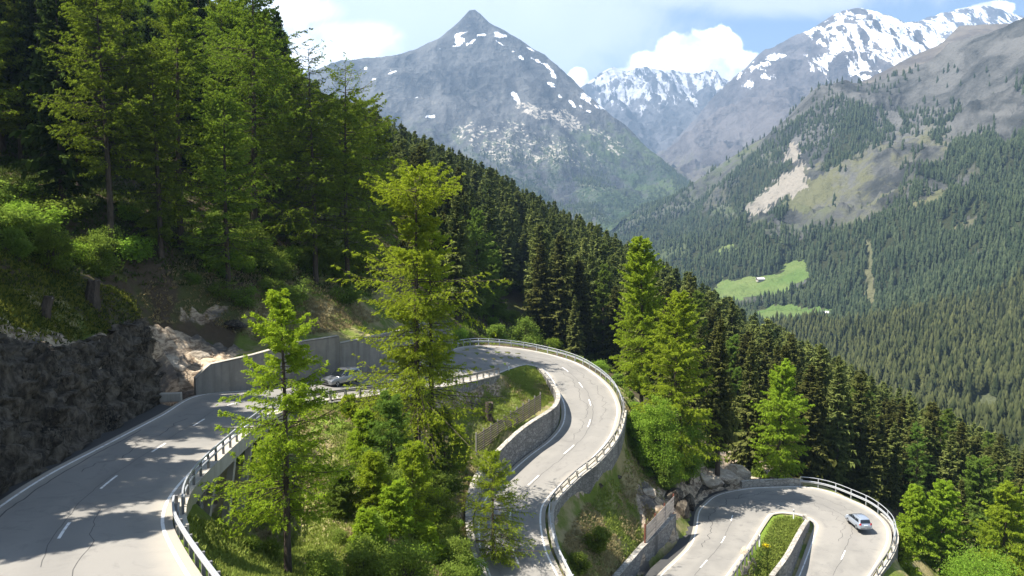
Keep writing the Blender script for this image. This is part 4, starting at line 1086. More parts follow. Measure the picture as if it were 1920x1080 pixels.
# nearest in view first
vis = (cpx > 690) & (cpx < 1925)
order = np.argsort(np.where(vis, cand[:, 1], 1e6))
PITCH = 'tall dark spruce of the dense forest covering the ridge behind the hairpins'
NSINGLE = 168
LC = [tree_meshes('larch_tree', 'forest_larch', larch(160 + k, 24, 4.2, nb=150, nt=12, nf=9, leaf=.19, bare=.06, slim=.6, gaps=.35), M['larch_cool']) for k in range(2)]
paler = set(int(v) for v in rng.choice(np.arange(6, NSINGLE), 15, replace=False))
for n_, i in enumerate(order[:NSINGLE]):
    if n_ in paler:
        wm, cm = LC[n_ % 2]
        e = empty('larch_tree', (cand[i, 0], cand[i, 1], cz_[i]), rng.uniform(0, 6.28)); e.scale = (hh[i] / 24,) * 3
        link('trunk', wm, None, e); link('crown', cm, None, e)
        tag(e, 'cool green larch scattered singly inside the dark spruce forest of the ridge', 'tree', 'larches scattered in the ridge forest')
        continue
    me = SV[int(rng.integers(8))]
    o = link('spruce_tree', me); o.location = (cand[i, 0], cand[i, 1], cz_[i]); o.rotation_euler = (rng.normal(0, .015), rng.normal(0, .015), rng.uniform(0, 6.28))
    s = hh[i] / 24; o.scale = (s * rng.uniform(.85, 1.2),) * 2 + (s,)
    tag(o, PITCH, 'tree', 'dark spruces of the ridge forest')
def mass(name, pos, hs, lib, mats, tint_seed=1, hbase=24):
    rg = np.random.default_rng(tint_seed)
    VV = []; FF = []; RR = []; off = 0
    for p, h in zip(pos, hs):
        V, F, rn = lib[int(rg.integers(len(lib)))]
        a = rg.uniform(0, 6.28); ca, sa = math.cos(a), math.sin(a); s = h / hbase; w_ = s * rg.uniform(.85, 1.25)
        W = np.stack([(V[:, 0] * ca - V[:, 1] * sa) * w_ + p[0], (V[:, 0] * sa + V[:, 1] * ca) * w_ + p[1], V[:, 2] * s + p[2]], 1)
        VV.append(W); FF.append(F + off); off += len(W); RR.append(np.clip(rn * .6 + rg.normal(.18, .22), 0, 1))
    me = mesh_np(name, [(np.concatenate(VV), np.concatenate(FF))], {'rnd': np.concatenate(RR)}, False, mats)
    return tag(link(name, me), kind='stuff')
rest_i = order[NSINGLE:]
mass('forest', np.c_[cand[rest_i], cz_[rest_i]], hh[rest_i], SLO, [M['spruce']], 5)
print('forest trees', len(cand))

# ---- woods on the valley side and under the peak
def cone_tree(seed, tiers, n, jag=.35):
    rg = np.random.default_rng(seed); VV = []; FF = []; RR = []; off = 0
    for k in range(tiers):
        z0 = .05 + .80 * k / tiers; z1 = min(1.0, z0 + 1.35 / tiers + .12); r = .19 * (1 - z0) ** .75 + .02
        an = np.linspace(0, 2 * math.pi, 2 * n, endpoint=False) + rg.uniform(0, 1)
        rad = r * np.where(np.arange(2 * n) % 2, 1, 1 - jag) * rg.uniform(.8, 1.2, 2 * n)
        ring = np.stack([np.cos(an) * rad, np.sin(an) * rad, z0 + rg.uniform(-.04, .03, 2 * n)], 1)
        V = np.vstack([ring, [[0, 0, z1]]]); F = np.stack([np.arange(2 * n), np.roll(np.arange(2 * n), -1), np.full(2 * n, 2 * n)], 1)
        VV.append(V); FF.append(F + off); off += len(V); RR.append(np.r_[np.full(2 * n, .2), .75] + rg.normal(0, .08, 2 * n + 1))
    return np.concatenate(VV), np.concatenate(FF), np.clip(np.concatenate(RR), 0, 1)
C0 = [cone_tree(k + 30, 8 + k % 3, 5 + k % 2, .5) for k in range(8)]; C1 = [cone_tree(k, 6, 4, .42) for k in range(6)]; C2 = [cone_tree(k + 9, 3, 3) for k in range(4)]
M['spruce_far'] = mat_foliage('spruce_needles_far', (.022, .033, .017), (.070, .083, .040), .1, .0)
M['spruce_mid'] = mat_foliage('spruce_needles_mid', (.024, .034, .014), (.084, .094, .036), .2, .0)
rng = np.random.default_rng(44)
NP_ = 190000
dd_ = np.sqrt(rng.uniform(330 ** 2, 3150 ** 2, NP_)); pxx = rng.uniform(1130, 1990, NP_)
xs = (pxx - 960) / FPX * dd_; zs = z5(xs, dd_)
fx, fy = project(np.c_[xs, dd_, zs])
pr = dens5(fx, fy)
pr = np.where((fx < 1300) & (fy < 480), np.maximum(pr, .3 * sstep(300, 420, fy)), pr)
ok = (rng.random(NP_) < pr) & (fy > 120) & (fx > 1140)
xs, dd_, zs, fx, fy = xs[ok], dd_[ok], zs[ok], fx[ok], fy[ok]
# thin to natural spacing
cell = {}; keep = []
for i in range(len(xs)):
    s_ = 4.6 if dd_[i] < 950 else 5.6 if dd_[i] < 1700 else 8.0
    k = (int(xs[i] // s_), int(dd_[i] // s_))
    if k not in cell: cell[k] = 1; keep.append(i)
xs, dd_, zs = xs[keep], dd_[keep], zs[keep]
ht = np.clip(rng.normal(16.5, 3.2, len(xs)), 8, 24)
near = dd_ < 950
mass('forest', np.c_[xs, dd_, zs - .4][near], ht[near] * 1.05, C0, [M['spruce_mid']], 6, 1.0)
mass('forest', np.c_[xs, dd_, zs - .5][~near], ht[~near], C1, [M['spruce_far']], 7, 1.0)
print('valley trees', len(xs), near.sum())
pxx = rng.uniform(640, 1330, 60000); d1 = np.sqrt(rng.uniform(2750 ** 2, 4300 ** 2, 60000)); x1 = (pxx - 960) / FPX * d1; zz1 = z1(x1, d1)
fx, fy = project(np.c_[x1, d1, zz1])
pr = sstep(235, 400, fy) * np.clip((fbm(fx * .02, fy * .03, oct=4, seed=77) - .36) * 3.2, .03, 1) * .5
ok = rng.random(60000) < pr
mass('forest', np.c_[x1, d1, zz1][ok], rng.uniform(9, 20, ok.sum()), C2, [M['spruce_far']], 8, 1.0)
print('peak trees', ok.sum())

# ---- shrubs
SHRUBS = [ # px, depth, top px, width share, label, material, kind
 (470, 101, 408, .62, 'large light green leafy bush above the lit rock slope', 'leaf'), (545, 107, 478, .75, 'bright bush hanging over the right end of the earth bank', 'leaf_bright'), (395, 97, 418, .5, 'pale leafy bush at the foot of the slim sunlit larch', 'leaf'),
 (292, 89, 462, .55, 'open leafy bush with thin stems on the bank edge above the lit rock', 'leaf'), (100, 70, 408, .6, 'silvery leafed bush behind the tall tree stump', 'leaf'), (30, 66, 425, .7, 'dense pale bush at the left edge above the rock cutting', 'leaf'), (190, 79, 430, .5, 'loose pale bush between the tall stump and the slim larch', 'leaf'),
 (932, 152, 606, .9, 'round pale green bush behind the rail at the start of the upper hairpin', 'leaf'), (985, 160, 598, .9, 'low pale shrub beside rocks at the forest foot above the upper hairpin', 'leaf'),
 (1235, 104, 728, .34, 'bright green broadleaf tree on the bank outside the S bend', 'leaf_bright'), (1190, 106, 770, .5, 'smaller bright bush left of the broadleaf tree outside the S bend', 'leaf_bright'), (1285, 111, 760, .45, 'broadleaf tree above the rocks left of the lower hairpin', 'leaf_bright'), (1245, 103, 850, .6, 'green bush on the rocky lip above the grey snow fence', 'leaf'),
 (1215, 105, 880, .9, 'small round bush at the edge of the dry grass bank', 'leaf_bright'), (1160, 128, 700, .8, 'low green bush outside the guard rail of the upper hairpin', 'leaf'), (1182, 121, 735, .7, 'bush between the guard rail and the tall yellow-green larch', 'leaf'),
 (1120, 81, 985, .9, 'dark tangled bush on the lower end of the grass bank', 'leaf'), (1085, 75, 1035, .9, 'low bush by the bottom end of the S-bend rail', 'leaf'),
 (470, 45, 1020, .7, 'small leafy bush under the bridge beside the larch trunk', 'leaf'), (505, 46, 1030, .8, 'low leafy bush right of the grass patch below the bridge', 'leaf'), (610, 44, 1030, .8, 'yellowish bush at the bottom edge right of the larch trunk', 'leaf'), (680, 46, 1030, .9, 'broad low bush at the bottom middle edge', 'leaf'), (760, 46, 1010, .9, 'pale bush at the bottom edge below the ravine thicket', 'leaf'), (850, 57, 1000, .8, 'pale green bush left of the small young larch', 'leaf'), (640, 62, 875, .8, 'green bush on the ravine slope under the low wall', 'leaf'), (820, 68, 905, .8, 'bush on the grass strip below the snow fence', 'leaf'), (720, 60, 850, .7, 'deep green bush inside the ravine thicket', 'leaf'),
 (1420, 126, 872, .8, 'low green shrub on top of the pale rock outcrop', 'leaf'), (1330, 119, 842, .8, 'green shrub at the upper left of the pale rock outcrop', 'leaf'), (1840, 106, 1030, .9, 'bright low bush at the bottom right under the larches', 'leaf_bright'),
]
for k, (px, d, top, ws, lab, mt) in enumerate(SHRUBS):
    x, y, z = ground_at(px, d)
    h = min(max(.9, height_to(x, y, z, top)), 13)
    n = int(26 + 6 * h); lf = .045 + d * .00065
    wood, lv = bush(300 + k, h, h * ws * .62, n, int(130 + 9 * h), lf, .55)
    nm = 'tree' if h > 6 else 'bush'
    e = empty('broadleaf_tree' if h > 6 else 'bush', (x, y, z), random.uniform(0, 6.28))
    link('stem', mesh_np('stem', wood, None, True, [M['bark']]), None, e)
    link('foliage', mesh_np('foliage', [(lv[0], lv[1])], {'rnd': lv[2]}, False, [M[mt]]), None, e)
    tag(e, lab, nm)

rng = np.random.default_rng(61)
BV = []
for k in range(6):
    wood, lv = bush(500 + k, 2.2, 1.5, 26, 130, .085, .55)
    BV.append((mesh_np('stem', wood, None, True, [M['bark']]), mesh_np('foliage', [(lv[0], lv[1])], {'rnd': lv[2]}, False, [M['leaf'] if k % 3 else M['leaf_bright']])))
def thicket(poly, n, drange, lab, group, smin, smax, gap):
    got = []
    xs_ = [p[0] for p in poly]
    for _ in range(n * 30):
        if len(got) >= n: break
        d = rng.uniform(*drange); px = rng.uniform(min(xs_), max(xs_)); x, y, z = ground_at(px, d)
        fx, fy = project(np.array([x, y, z]))
        ov, _r = road_corridor(np.array([x]), np.array([y]), True)
        if ov[0] < 2.0 or not inpoly(np.array([fx]), np.array([fy]), poly)[0] or any((x - a) ** 2 + (y - b) ** 2 < gap ** 2 for a, b in got): continue
        got.append((x, y)); wm, fm = BV[int(rng.integers(6))]
        e = empty('bush', (x, y, z - .1), rng.uniform(0, 6.28)); q = rng.uniform(smin, smax); e.scale = (q * rng.uniform(.9, 1.3), q * rng.uniform(.9, 1.3), q)
        link('stem', wm, None, e); link('foliage', fm, None, e); tag(e, lab, 'bush', group)
thicket([(640, 850), (720, 830), (850, 860), (880, 960), (890, 1100), (640, 1100), (620, 960)], 24, (42, 78), 'small leafy bush in the thicket of the ravine between the two arms of the road', 'bushes of the ravine thicket', .45, 1.0, 1.9)
thicket([(0, 380), (200, 400), (420, 420), (560, 430), (640, 480), (700, 560), (600, 560), (480, 520), (300, 520), (100, 500), (0, 470)], 34, (64, 118), 'leafy bush in the undergrowth at the lower edge of the dark left forest', 'bushes along the lower edge of the left forest', .7, 1.6, 2.2)
thicket([(320, 500), (420, 470), (640, 490), (680, 570), (560, 585), (470, 580), (340, 590)], 20, (86, 114), 'leafy bush on the brown bank above the concrete wall', 'bushes on the bank above the concrete wall', .7, 1.35, 2.0)
thicket([(860, 640), (880, 575), (1000, 590), (1150, 680), (1190, 760), (1160, 730), (1080, 665), (980, 640)], 22, (130, 200), 'bush on the slope just outside the guard rail of the upper hairpin', 'bushes outside the upper hairpin rail', .7, 1.3, 2.5)
thicket([(1180, 760), (1230, 800), (1290, 880), (1260, 930), (1220, 880)], 14, (98, 135), 'bush under the trees on the bank right of the S bend', 'bushes on the bank right of the S bend', .6, 1.2, 2.0)

# ---- low cover: grass tufts and bilberry on the banks
def scatter(poly, n, drange, seed, keep_road=.9):
    rg = np.random.default_rng(seed)
    d = rg.uniform(drange[0], drange[1], n)
    xs_ = [p[0] for p in poly]; px = rg.uniform(min(xs_), max(xs_), n); x = (px - 960) / FPX * d * 1.01
    z = terrain_z(x, d); fx, fy = project(np.c_[x, d, z]); ov, _ = road_corridor(x, d, True)
    k = inpoly(fx, fy, poly) & (ov > keep_road)
    return x[k], d[k], z[k], fx[k], fy[k]
def tufts(name, spots, mat, size, blades, seed, spread=.5, lab=None):
    rg = np.random.default_rng(seed); x, y, z = spots; n = len(x)
    i = np.repeat(np.arange(n), blades)
    s = size * rg.uniform(.5, 1.3, n)[i]
    b = np.stack([x[i], y[i], z[i]], 1) + rg.normal(0, 1, (len(i), 3)) * (s * .45)[:, None] * np.array([1, 1, 0])
    ax = unit(np.array([0, 0, 1.0]) + rg.normal(0, spread, b.shape)) * (s * .5)[:, None]
    bx = unit(np.cross(ax, rg.normal(0, 1, b.shape))) * (s * .16)[:, None]
    V, F = diamonds(b + ax * .8, ax, bx)
    rn = np.repeat(np.clip(.5 + .5 * (rg.random(n)[i] - .5) * 1.2 + rg.normal(0, .15, len(i)), 0, 1), 4)
    me = mesh_np(name, [(V, F)], {'rnd': rn}, False, [M[mat]])
    return tag(link(name, me), kind='stuff')
bank = [(1040, 1090), (1060, 1000), (1150, 870), (1170, 760), (1215, 780), (1280, 900), (1200, 1010), (1150, 1090)]
mid = [(560, 760), (700, 760), (900, 720), (960, 690), (1020, 690), (1050, 740), (900, 850), (870, 1000), (900, 1090), (480, 1090), (470, 1000), (560, 900)]
A_ = scatter(mid, 64000, (38, 128), 1); B_ = scatter(bank, 34000, (66, 132), 2, 1.5)
C_ = scatter([(330, 970), (480, 1000), (520, 1095), (330, 1095)], 16000, (36, 50), 3); D_ = scatter([(1370, 1090), (1440, 965), (1525, 970), (1465, 1090)], 22000, (84, 114), 4, 1.0)
E_ = scatter([(930, 668), (1020, 684), (1050, 742), (1012, 765), (960, 740)], 9000, (100, 134), 5, .7)
def cat3(L): return tuple(np.concatenate([l[k] for l in L]) for k in range(3))
def drysel(S, th):
    n = fbm(S[0] * .22, S[1] * .22, oct=4, seed=91); k = n > th
    return tuple(a[k] for a in S[:3]), tuple(a[~k] for a in S[:3])
a1, a0 = drysel(A_, .62); b1, b0 = drysel(B_, .44)
tufts('grass', cat3([a0, b0, C_, D_, E_]), 'grass', .30, 4, 1)
tufts('grass', cat3([a1, b1]), 'drygrass', .32, 4, 2, .7)
F_ = scatter([(-40, 470), (60, 470), (170, 530), (250, 550), (265, 600), (190, 630), (90, 650), (0, 625), (-40, 620)], 13000, (42, 82), 6)
tufts('bilberry_cover', F_[:3], 'moss', .32, 5, 3, .9)
G_ = scatter([(-60, 250), (200, 300), (400, 420), (600, 440), (720, 520), (700, 560), (600, 540), (480, 530), (300, 540), (200, 530), (0, 460)], 26000, (66, 150), 7)
F2 = scatter([(-40, 470), (60, 470), (170, 530), (250, 550), (265, 600), (190, 630), (90, 650), (0, 625), (-40, 620)], 9000, (42, 82), 16)
tufts('undergrowth', F2[:3], 'under', .34, 5, 13, .9)
tufts('undergrowth', G_[:3], 'under', .5, 5, 4, .8)
H_ = scatter([(255, 560), (300, 500), (420, 480), (640, 520), (720, 600), (640, 620), (480, 640), (380, 600), (290, 610)], 16000, (72, 110), 8)
tufts('dry_grass', H_[:3], 'drygrass', .4, 5, 5, .8)
I_ = scatter([(860, 600), (1010, 580), (1160, 690), (1190, 780), (1150, 700), (1000, 650), (880, 645)], 12000, (100, 240), 9)
tufts('undergrowth', I_[:3], 'leaf', .6, 4, 6, .8)

# ------------------------------------------------------------------ rock cutting beside the upper road
def displaced_strip(name, base, top, nv, mat, amp, sc, seed, kind='structure', lean=None):
    base = np.asarray(base); top = np.asarray(top); n = len(base)
    t = np.linspace(0, 1, nv)
    P = base[:, None] * (1 - t)[None, :, None] + top[:, None] * t[None, :, None]
    tg = np.gradient(base, axis=0); tg[:, 2] = 0; tg = unit(tg)
    out = np.stack([tg[:, 1], -tg[:, 0], np.zeros(n)], 1)         # right of travel: towards the road
    q = P.reshape(-1, 3)
    nz = (fbm(q[:, 0] * sc, q[:, 1] * sc, q[:, 2] * sc * .8, 5, seed, True) - .55) * 2 + (fbm(q[:, 0] * sc * 3, q[:, 1] * sc * 3, q[:, 2] * sc * 3, 4, seed + 3) - .5) * .9
    blk = np.floor(vnoise(q[:, 0] * .55, q[:, 1] * .55, q[:, 2] * .8, seed + 7) * 5) / 5 - .4
    bed = q[:, 2] * .62 + q[:, 1] * .22 - q[:, 0] * .2 + 3.6 * fbm(q[:, 0] * .25, q[:, 1] * .25, q[:, 2] * .25, 3, seed + 9); bed2 = q[:, 1] * .33 - q[:, 2] * .30 + 3.0 * fbm(q[:, 0] * .3, q[:, 1] * .3, q[:, 2] * .3, 3, seed + 12)
    nz = nz * .8 + blk * .9 + (bed - np.floor(bed) - .5) * .75 + (bed2 - np.floor(bed2) - .5) * .65
    env = np.minimum(1, t * 5 + .15)[None, :] * np.ones((n, 1))
    P = P + out[:, None] * (nz.reshape(n, nv) * env * amp)[..., None]
    P[..., 2] += (fbm(P[..., 0] * .7, P[..., 1] * .7, oct=3, seed=seed + 5) - .5) * amp * 1.2 * t[None] ** 3
    me = mesh_np(name, [(P.reshape(-1, 3), grid_faces(n, nv))], None, False, [mat])
    return tag(link(name, me), kind=kind)
fb = resample([atz(-190, 1120, -15.4), atz(0, 932, -15.95), atz(125, 860, -16.4), atz(225, 800, -16.9), atz(280, 765, -17.15), atz(300, 751, -17.3), np.array([-34.2, 75.0, -17.3]), np.array([-37.5, 77.5, -17.0])], .22)
tp = resample([aty(-190, 600, 40), aty(0, 628, 50.8), aty(100, 652, 57), aty(190, 632, 65.5), aty(245, 606, 71.5), aty(262, 600, 74.5), np.array([-36.0, 76.8, -9.9]), np.array([-40.0, 78.5, -9.0])], .22)
k_ = np.linspace(0, 1, 420)
def even(P): s = np.linspace(0, 1, len(P)); return np.stack([np.interp(k_, s, P[:, j]) for j in range(3)], 1)
fb, tp = even(fb), even(tp); fb[:, 2] -= .3; tp[:, 2] += .15
displaced_strip('cliff', fb, tp, 90, M['cliff'], .9, .42, 41)

# dark ditch line between the rock and the carriageway
dt = RU.edge('L', 1.0, .8, 5.4)[0]
w0 = dt - 0; nrm = RU.nr[int(round(.8 * 12)):int(round(5.4 * 12)) + 1]
V = np.stack([dt + np.array([0, 0, -.02]) - nrm * 1.1, dt + np.array([0, 0, -.05]) + nrm * .5], 1)
tag(link('gutter', mesh_np('gutter', [(V.reshape(-1, 3), grid_faces(len(V), 2))], None, True, [mat_simple('dark_asphalt', (.055, .053, .05), .8)])), kind='structure')  # one even dark colour over the whole strip

for sd_, off0, off1, a_, b_ in (('L', .40, 1.9, 0, 6.5),):
    A1 = RL.edge(sd_, off0, a_, b_)[0]; B1_ = RL.edge(sd_, off1, a_, b_)[0]
    A1[:, 2] -= .012; B1_[:, 2] += .03
    tag(link('gutter', mesh_np('gutter', [(np.stack([A1, B1_], 1).reshape(-1, 3), grid_faces(len(A1), 2))], None, True, [bpy.data.materials['dark_asphalt']])), kind='structure')

# ------------------------------------------------------------------ boulders
def boulder(loc, size, seed, mat, label, group=None, name='boulder', rot=0.0, flat=.7):
    bm = bmesh.new(); bmesh.ops.create_icosphere(bm, subdivisions=4, radius=1)
    V = np.array([v.co for v in bm.verts])
    rg = np.random.default_rng(seed)
    # cut by planes to get flat fractured faces
    for k in range(20):
        n = unit(rg.normal(0, 1, 3)); c = rg.uniform(.42, .82); dd = V @ n; V = V - np.maximum(dd - c, 0)[:, None] * n
    V = V * (1 + .22 * (fbm(V[:, 0] * 2 + seed, V[:, 1] * 2, V[:, 2] * 3, 4, seed) - .5)[:, None])
    V = V * np.array(size)
    for v, c in zip(bm.verts, V): v.co = c
    me = bpy.data.meshes.new(name); bm.to_mesh(me); bm.free(); me.materials.append(mat)
    o = link(name, me); o.location = loc; o.rotation_euler = (rg.uniform(-.2, .2), rg.uniform(-.2, .2), rot)
    return tag(o, label, 'rock', group)
for (px, d, s, sd_, lab, mt, rot) in [
    (416, 84, (.9, .8, .65), 1, 'pale boulder lying under the leafy bushes on the left bank', 'pale_rock', .3),
    (1352, 118, (4.2, 3.0, 1.5), 2, 'long pale slab at the left of the lower hairpin outcrop', 'pale_rock', -.4), (1385, 122.5, (3.6, 2.6, 2.0), 3, 'largest pale block of the outcrop behind the lower hairpin', 'pale_rock', .2),
    (1418, 125, (2.6, 1.8, 1.0), 4, 'low pale block at the right end of the outcrop, next to the stone parapet', 'pale_rock', .1), (1330, 115, (3.2, 2.6, 1.3), 5, 'brown tilted slab above the dark kerb wall of the lower hairpin', 'pale_rock', .7),
    (1320, 120, (2.2, 1.6, 1.4), 6, 'brownish rock at the top of the outcrop below the bare-trunk spruce', 'pale_rock', .9),
    (1396, 90.5, (.75, .7, .9), 7, 'upright pale stone on the grass island by the small rail', 'pale_rock', .2),
    (1218, 98, (1.1, .9, 1.5), 8, 'brown rock sticking out beside the grey snow fence', 'pale_rock', .4), (1281, 101, (1.0, 1.1, 1.9), 9, 'dark upright rock between the retaining wall and the lower road', 'cliff', .1), (1262, 102, (2.0, 1.6, 1.8), 10, 'dark rock under the bush above the grey snow fence', 'cliff', .8),
    (1290, 105, (1.2, 1.4, 2.2), 11, 'dark rock by the white edge line of the lower road', 'cliff', .3), (985, 172, (3.0, 2.0, 1.6), 12, 'grey rock at the forest foot above the upper hairpin', 'pale_rock', .3),
    (345, 79.5, (1.7, 1.5, 1.6), 13, 'pale split rock beside the sloping end of the concrete wall', 'pale_rock', .5), (318, 79, (1.5, 1.4, 2.0), 14, 'pale rock beside the dark corner of the rock cutting', 'pale_rock', .1), (372, 83, (2.4, 1.6, 1.2), 15, 'pale flat slab on the lit rock slope behind the concrete wall end', 'pale_rock', .2), (440, 90, (2.2, 1.3, .9), 16, 'grey slab just above the top of the concrete wall', 'cliff', .2),
    (1127, 90, (.5, .4, .4), 17, 'small dark rock alone on the dry grass bank', 'cliff', .2), (1160, 96, (.45, .5, .45), 18, 'small dark rock higher up on the dry grass bank', 'cliff', .9)]:
    x, y, z = ground_at(px, d)
    boulder((x, y, z + s[2] * .25), s, sd_, M[mt], lab, None, 'boulder', rot)
for k, (px, py) in enumerate([(1668, 1060), (1682, 1045), (1690, 1062), (1675, 1072), (1694, 1078), (1684, 1070), (1662, 1075), (1700, 1065)]):
    x, y, z = ground_at(px, 108.5 + k % 3)
    boulder((x, y, z + .35), (.5 + .1 * (k % 3), .45, .4), 40 + k, M['pale_rock'], 'small pale stone heaped at the foot of the lower hairpin outer wall', 'stones heaped below the lower hairpin wall', 'stone', k * .7)

# stumps
def stump(px, d, r, h, label, lean=(0, 0), mat='bark'):
    x, y, z = ground_at(px, d)
    e = empty('tree_stump', (x, y, z)); rg = np.random.default_rng(int(px))
    n = 14; secs = []
    for q, f in ((-.3, 1.5), (0.05, 1.3), (.3, 1.05), (.7, .97), (1.0, .93)):
        secs.append([(math.cos(2 * math.pi * k / n) * r * f * (1 + .12 * math.sin(3 * k + px)) + lean[0] * q, math.sin(2 * math.pi * k / n) * r * f * (1 + .1 * math.cos(2 * k)) + lean[1] * q, q * h + (rg.uniform(-.08, .12) * h if q == 1 else 0)) for k in range(n)])
    m = MB(); m.prism(secs); m.build('trunk', M[mat], e)
    m = MB(); m.prism([[(math.cos(2 * math.pi * k / n) * r * .8 + lean[0], math.sin(2 * math.pi * k / n) * r * .8 + lean[1], h * zz) for k in range(n)] for zz in (.9, .985)]); m.build('cut_face', M['deadwood'], e)
    tag(e, label, 'tree stump')
stump(917, 97.0, .48, 2.4, 'dark cut stump on the grass slope above the wooden snow fence', (.05, 0))
stump(172, 70.0, .55, 1.9, 'tall broken grey stump on the bank above the rock cutting', (.25, .1), 'bark')
stump(80, 61.5, .4, 1.5, 'leaning split stump with a pale torn side at the edge of the rock cutting', (.45, .2), 'bark')

# ------------------------------------------------------------------ walls
def ribbon_wall(name, P, zt, zb, th, mat, label, side=1, cap=None, capmat=None, cat='wall', capw=.12, caph=.14):
    """vertical wall along P (n,3): zt, zb absolute heights, th thickness to the left of travel * side"""
    P = np.asarray(P); n = len(P)
    tg = np.gradient(P[:, :2], axis=0); tg = tg / np.linalg.norm(tg, axis=1)[:, None]
    nl = np.stack([-tg[:, 1], tg[:, 0]], 1) * side
    rg = fbm(np.arange(n) * .35, np.arange(n) * 0, oct=3, seed=4) - .5
    def sec(i, z0, z1, o0, o1):
        a = P[i, :2] + nl[i] * o0; b = P[i, :2] + nl[i] * o1
        return [(*a, z0), (*b, z0), (*b, z1), (*a, z1)]
    e = empty(name, (0, 0, 0)); c0 = P.mean(0); e.location = (c0[0], c0[1], float(np.min(zb)))
    def mk(nm, secs, mt):
        m = MB(); m.prism(secs); o = m.build(nm, mt, e); o.location = -e.location; return o
    mk('wall_body', [sec(i, zb[i], zt[i] + rg[i] * .08, 0, th) for i in range(n)], mat)
    if cap: mk('coping', [sec(i, zt[i] + .045, zt[i] + caph, -capw, th + capw) for i in range(n)], capmat)
    tag(e, label, cat); return e

# concrete wall beside the upper road (traced tops, real heights)
wb = [(368, 740, -17.35), (395, 738, -17.45), (480, 730, -17.85), (565, 719, -18.15), (637, 711, -18.45)]
def wall_pts(L, back=0.0): return np.array([atz(a, b, c) for a, b, c in L]) + np.array([0, back, 0])
def top_at(p, py): return float(p[2] + height_to(p[0], p[1], p[2], py))
B1 = wall_pts(wb); tops1 = [top_at(B1[0], 711), top_at(B1[1], 685), top_at(B1[2], 666), top_at(B1[3], 642), top_at(B1[4], 631)]
s_ = np.linspace(0, 1, 29); k0 = np.linspace(0, 1, 5)
P1 = np.stack([np.interp(s_, [0, .10, .4, .7, 1.0], B1[:, j]) for j in range(3)], 1); zt1 = np.interp(s_, [0, .10, .4, .7, 1.0], tops1)
B2 = wall_pts([(639, 711, -18.46), (700, 703, -19.2), (747, 697, -19.75), (800, 680, -20.75), (850, 660, -21.8)]); tops2 = [top_at(B2[0], 645), top_at(B2[1], 632), top_at(B2[2], 622), top_at(B2[3], 606), top_at(B2[4], 614)]
P2 = np.stack([np.interp(s_, [0, .25, .5, .75, 1.0], B2[:, j]) for j in range(3)], 1); zt2 = np.interp(s_, [0, .25, .5, .75, 1.0], tops2)
Pw = np.vstack([P1, P2]); ztw = np.r_[zt1, zt2]
ribbon_wall('concrete_wall', Pw, ztw, Pw[:, 2] - .6, .55, M['concrete'], 'long bare concrete retaining wall with a stepped top behind the silver car', 1, True, M['concrete_pale'], capw=.01, caph=.10)
# wedge of soil shut in behind the wall is part of the ground; low block at its start
x, y, z = atz(318, 752, -17.25)
m = MB(); m.box((0, 0, .35), (1.9, .55, .8)); me = m.mesh('concrete_block', M['concrete_pale']); bm = bmesh.new(); bm.from_mesh(me); bmesh.ops.bevel(bm, geom=bm.edges[:], offset=.04, segments=1, affect='EDGES'); bm.to_mesh(me); bm.free()
tag(link('concrete_block', me, None, None, (x, y + .3, z - .05)), 'low pale concrete block on the verge at the corner of the rock cutting', 'block').rotation_euler = (0, 0, .15)

# stone wall carrying the upper road above the grass slope
P, t = RU.edge('R', .75, 8.15, 11.05); P = resample(P, .8)
ribbon_wall('stone_wall', P, P[:, 2] - .05, P[:, 2] - np.interp(np.linspace(0, 1, len(P)), [0, .3, .8, 1], [1.6, 2.2, 2.0, .7]), .45, M['masonry'], 'low curved masonry wall holding up the road next to the grass tip of the upper hairpin', -1, True, M['concrete_pale'], capw=.05, caph=.12)
P, t = RU.edge('R', 1.1, 6.7, 7.9); P = resample(P, .8)
ribbon_wall('stone_wall', P, P[:, 2] - .1, P[:, 2] - 1.9, .4, M['masonry'], 'short masonry wall with a pale coping below the road near the silver car', -1, True, M['concrete_pale'], capw=.06, caph=.12)
# inner wall of the S bend: rises from the grass tip, highest under the fence
P, t = RU.edge('R', .62, 14.2, 21.9)
hs = np.interp(t, [14.2, 15.2, 16.2, 17.6, 19.3, 20.3, 20.9, 21.9], [.35, .55, 1.1, 2.4, 3.3, 3.2, 3.0, 2.7]); q = np.arange(0, len(P), 3); P, hs = P[q], hs[q]
ribbon_wall('retaining_wall', P, P[:, 2] + hs, P[:, 2] - .5, .55, M['masonry'], 'long stone retaining wall on the inside of the S bend, under the wooden snow fence', -1, True, M['masonry_pale'], capw=.02, caph=.10)
P, t = RU.edge('R', .62, 21.95, 25.9); hs = np.interp(t, [21.95, 23, 24.5, 25.9], [2.5, 1.9, 1.5, 1.2]); q = np.arange(0, len(P), 3); P, hs = P[q], hs[q]
ribbon_wall('stone_wall', P, P[:, 2] + hs, P[:, 2] - .5, .6, M['masonry_pale'], 'pale rubble wall curving behind the small young larch at the road edge', -1, True, M['masonry_pale'], capw=.03, caph=.10)
# outer wall of the S bend
P, t = RU.edge('L', .75, 17.3, 25.5); drop = np.interp(t, [17.3, 18.2, 19.5, 21, 22.5, 24, 25.5], [.8, 1.9, 2.6, 3.0, 2.8, 2.2, 1.6]); q = np.arange(0, len(P), 3); P, drop = P[q], drop[q]
ribbon_wall('retaining_wall', P, P[:, 2] - .02, P[:, 2] - drop, .5, M['masonry'], 'curved stone retaining wall under the outer guard rail of the S bend', 1, True, M['concrete_pale'], capw=.05, caph=.13)
# wall above the left arm of the lower road
Pl = resample(WALL_LINE, .8)
ribbon_wall('retaining_wall', Pl, Pl[:, 2], Pl[:, 2] - 4.6, .6, M['masonry'], 'stone retaining wall with a pale top under the grey snow fence', -1, True, M['masonry_pale'], capw=.03, caph=.12)
